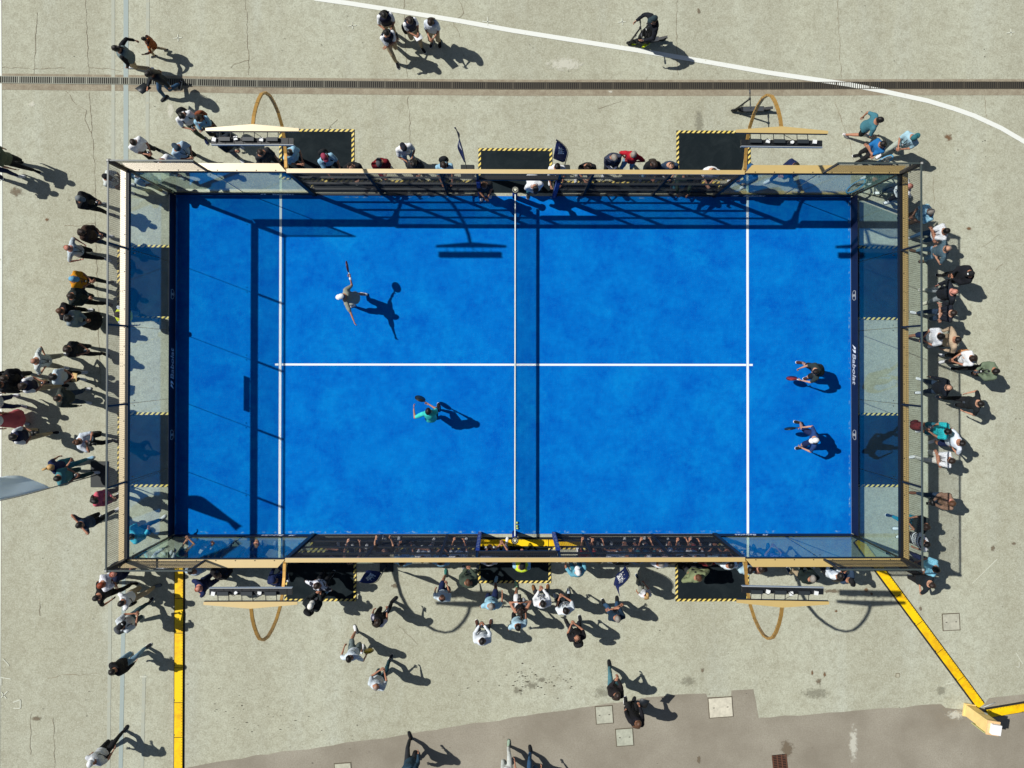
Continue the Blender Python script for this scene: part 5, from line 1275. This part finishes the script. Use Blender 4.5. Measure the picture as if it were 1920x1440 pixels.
P_(1152, 1050, 90, 'st', 'cross', ('short', hB), ('tee', WH), ('pants', DNM), WH, 'person in white just above the broad navy flag')
P_(1197, 1049, 92, 'sp', 'phone', ('short', hB), ('tee', (96, 132, 166)), ('pants', JN), WH, 'person in faded blue behind the bottom fence')
P_(1240, 1056, 84, 'st', 'phone', ('short', hG), ('tee', WH), ('shorts', BR), WH, 'person in white with brown bag by the bottom right mat', ex='bagb', build=1.08)
P_(1287, 1048, 92, 'st', 'rail', ('short', hD), ('tee', WST), ('shorts', GY), WH, 'person in striped shirt behind the bottom right fence')
P_(1310, 1083, 112, 'st', 'hips', ('curly', hM), ('jkt', (126, 136, 100), BK), ('pants', DK), BK, 'brown haired person in olive jacket on the bottom right mat', build=1.16)
P_(1330, 1054, 88, 'st', 'cross', ('short', hB), ('tee', (120, 40, 44)), ('pants', BK), WH, 'person in dark red behind the bottom right fence')
P_(1350, 1048, 90, 'st', 'phone', ('short', hD), ('tee', (168, 186, 190)), ('shorts', DK), WH, 'person in pale grey behind the bottom right fence')
P_(1371, 1059, 86, 'st', 'phone', ('short', hB), ('tee', (226, 236, 242)), ('pants', LJ), WH, 'black haired person in white shirt at the bottom right mat', build=1.08)
P_(1406, 1069, 94, 'st', 'phone', ('short', hB), ('tee', (170, 196, 206)), ('pants', DK), BK, 'dark haired person with orange bag at the bottom right lamp mast', ex='bago')
P_(1427, 1067, 92, 'st', 'phone', ('short', hD), ('long', (100, 76, 70)), ('pants', BK), BK, 'person in brown top right of the bottom right lamp mast')
P_(1461, 1050, 92, 'wd', 'phone', ('short', hB), ('tee', PRP), ('pants', (50, 84, 130)), (50, 84, 130), 'person in purple patterned shirt behind the bottom right glass')
P_(1524, 1085, 104, 'sp', 'phone', ('short', hG), ('jkt', (24, 36, 34)), ('pants', KH), DNM, 'grey haired person in black jacket under the bottom right plate', ex='phR', build=1.08)
P_(1575, 1080, 90, 'st', 'phone', ('long', hB), ('long', (220, 226, 232)), ('pants', BK), WH, 'black haired person in white top, bottom right', ex='F')
P_(1595, 1089, 118, 'st', 'cam', ('capb', BK, hL), ('tee', DNM), ('pants', NV), BK, 'person in black cap taking pictures, bottom right', ex='F cam')
for x, y, a, h, t_, b_, l_ in [(858, 1047, 'rail', ('short', hB), ('tee', WH), ('pants', DNM), 'person in white squeezed left of the olive jacket behind the bottom fence'),
        (940, 1046, 'phone', ('short', hM), ('tee', (60, 70, 80)), ('shorts', GY), 'person in slate shirt beside the hidden grey shirt, bottom gateway'),
        (1104, 1047, 'rail', ('short', hM), ('tee', (176, 60, 60)), ('shorts', BK), 'person in faded red between white cap and navy flag, bottom fence'),
        (1176, 1046, 'phone', ('fringe', hG), ('tee', (188, 192, 190)), ('shorts', KH), 'bald person in light grey behind the bottom fence, right of the flag'),
        (1216, 1046, 'rail', ('cap', WH, hD), ('tee', TL_), ('shorts', DNM), 'person in teal shirt and white cap behind the bottom fence'),
        (1263, 1047, 'phone', ('long', hD), ('tee', (206, 178, 170)), ('shorts', WH), 'person in pale pink top next to the striped shirt, bottom fence'),
        (1309, 1047, 'rail', ('short', hB), ('tee', (226, 226, 228)), ('shorts', (180, 90, 80)), 'person in white and red shorts behind the bottom right fence')]:
    P_(x, y, 88, 'sp', a, h, t_, b_, WH, l_)
# ---- standing group below the court
gs = 'people standing below the bottom gateway'
P_(921, 1137, 84, 'wk', 'swing', ('short', hG), ('tee', (158, 204, 224)), ('shorts', NV), LB, 'grey haired person in light blue shirt below the gateway', group=gs, build=1.12)
P_(976, 1147, 94, 'wk2', 'cam', ('tail', hD), ('tank', BK), ('shorts', WH), (150, 200, 160), 'bare armed person in white shorts photographing the court', ex='F cam', group=gs, sk=1)
P_(1018, 1132, 92, 'wd', 'phone', ('short', hB), ('long', WH), ('pants', DK), (128, 90, 56), 'person in white shirt and brown shoes at the gateway mat corner', group=gs, build=1.1, ex='lan')
P_(1061, 1145, 108, 'wd', 'phone', ('short', hB), ('tee', (226, 234, 238)), ('pants', BK), LG, 'person in white shirt with lanyard right of the brown shoes', group=gs, build=1.06, ex='lan')
P_(971, 1176, 96, 'wk', 'swing', ('short', hB), ('tee', (176, 210, 226)), ('pants', BK), (206, 214, 196), 'person in pale blue shirt walking behind the bare armed person', group=gs)
P_(904, 1202, 90, 'wd', 'phone', ('short', hB), ('long', (222, 228, 234)), ('pants', DK), (80, 52, 42), 'person in white shirt and brown shoes standing lowest of the group', group=gs, build=1.12, ex='ph')
P_(1083, 1197, 102, 'wd', 'phone', ('fringe', hB), ('tee', (28, 28, 32)), ('pants', (30, 36, 46)), BK, 'bald person in black shirt with black bag below the group', group=gs, build=1.12, ex='packk')
P_(1158, 1160, 98, 'wd', 'cross', ('short', hG), ('tee', (28, 48, 66)), ('pants', JN), BK, 'person in dark blue shirt with folded arms, feet apart', group=gs, ex='lan')
P_(1213, 1116, 98, 'wk2', 'phone1', ('long', hL), ('tee', WH), ('pants', (150, 152, 140)), DNM, 'blond child in white shirt with pink bag', H=1.32, ex='F bagp', group=gs)
P_(708, 1167, 52, 'wk', 'phone1', ('long', hD), ('tee', (210, 206, 216), BK), ('pants', BK), BK, 'long haired person looking at a phone while walking', ex='F phR', group=gw)
P_(654, 1235, 96, 'wk2', 'free', ('short', hB), ('tee', (216, 228, 236)), ('shorts', (110, 124, 124)), WH, 'person in white shirt carrying a yellow racket', ex='rkRy', group=gw, hands=(((.33, -.14, .92), (.4, -.8, 0)), ((-.26, .16, .9), (-.5, -.6, 0))))
RKN['person in wh'] = (0, 0, 1)
P_(705, 1288, 68, 'wk', 'phone', ('fringe', hG), ('tee', (204, 214, 220)), ('pants', (36, 72, 82)), DK, 'grey haired person in pale shirt and teal trousers', group=gw)
P_(1158, 1304, 82, 'wk2', 'phone', ('long', hD), ('jkt', (36, 32, 34)), ('pants', (84, 128, 138)), BK, 'long haired person in black top and jeans above the concrete covers', ex='F', group=gw)
P_(1197, 1357, 76, 'st', 'phone1', ('long', hM), ('coat', (28, 28, 34)), ('pants', BK), BK, 'brown haired person in black coat holding a dark board', ex='F board bagk', group=gw)
P_(763, 1449, 96, 'wk2', 'swing', ('short', hB), ('jkt', (40, 66, 84)), ('pants', DK), BK, 'person in dark blue jacket cut by the bottom edge', group=gw)
P_(950, 1466, 94, 'wk', 'swing', ('short', hD), ('tee', WH), ('pants', (196, 200, 196)), (150, 170, 150), 'person in pale trousers mostly below the bottom edge', group=gw)
P_(1000, 1478, 84, 'wk2', 'swing', ('short', hD), ('tee', WH), ('pants', JN), BK, 'person in jeans mostly below the bottom edge', group=gw)
# ---- top group and the scooter rider
gt = 'staff in navy vests on the white curved line'
P_(720, 28, 282, 'st', 'phone', ('long', hB), ('tee', WH, (32, 34, 52)), ('pants', KH), DK, 'topmost of the four in navy vests', ex='F ph', group=gt)
P_(725, 62, 300, 'wk', 'cross', ('long', hB), ('tee', WH, (32, 36, 52)), ('pants', KH), BK, 'lowest left of the four in navy vests', ex='F', group=gt)
P_(769, 39, 298, 'wk2', 'phone', ('long', hD), ('tee', WH, (34, 40, 58)), ('pants', KH), BK, 'middle of the four in navy vests holding papers', ex='F paper bagk', group=gt)
P_(807, 42, 262, 'st', 'phone', ('long', hD), ('tee', (214, 222, 232), (198, 204, 214)), ('pants', KH), BK, 'rightmost of the four on the white line, in pale blue', ex='F bagk', group=gt)
P_(1226, 36, 200, ((.07, .36), (-.06, .12)), 'free', ('cap', (44, 60, 66)), ('jkt', (24, 28, 36)), ('pants', BK), (214, 232, 50), 'person in black jacket riding the scooter in neon yellow shoes', lean=6, H=1.84, sk=0, ex='lan', group='scooter rider',
   hands=(((.3, .50, 1.12), (.6, -.4, -.4)), ((-.27, .50, 1.1), (-.6, -.4, -.4))))
# a dark red bag on the ground beside the end wall
p = G(1713, 797); o = thing('rucksack', 'dark red rucksack standing on the ground by the right end wall', 'bag', (p.x, p.y, .004), R(30))
m = MB(); m.loft([((0, 0, z), Vector((a, 0, 0)), Vector((0, b, 0))) for z, a, b in ((0, .14, .09), (.1, .17, .12), (.3, .16, .11), (.42, .1, .07))], 14); m.obj('main_bag', fabric((112, 44, 44)), o, True)
m = MB(); m.path([(-.06, 0, .4), (-.03, 0, .48), (.03, 0, .48), (.06, 0, .4)], .012, 6); m.obj('handle', SBK, o, True)
m = MB(); m.loft([((0, .12, z), Vector((a, 0, 0)), Vector((0, .04, 0))) for z, a in ((.04, .09), (.12, .12), (.22, .1))], 12); m.obj('front_pocket', fabric((90, 34, 36)), o, True)
bake()
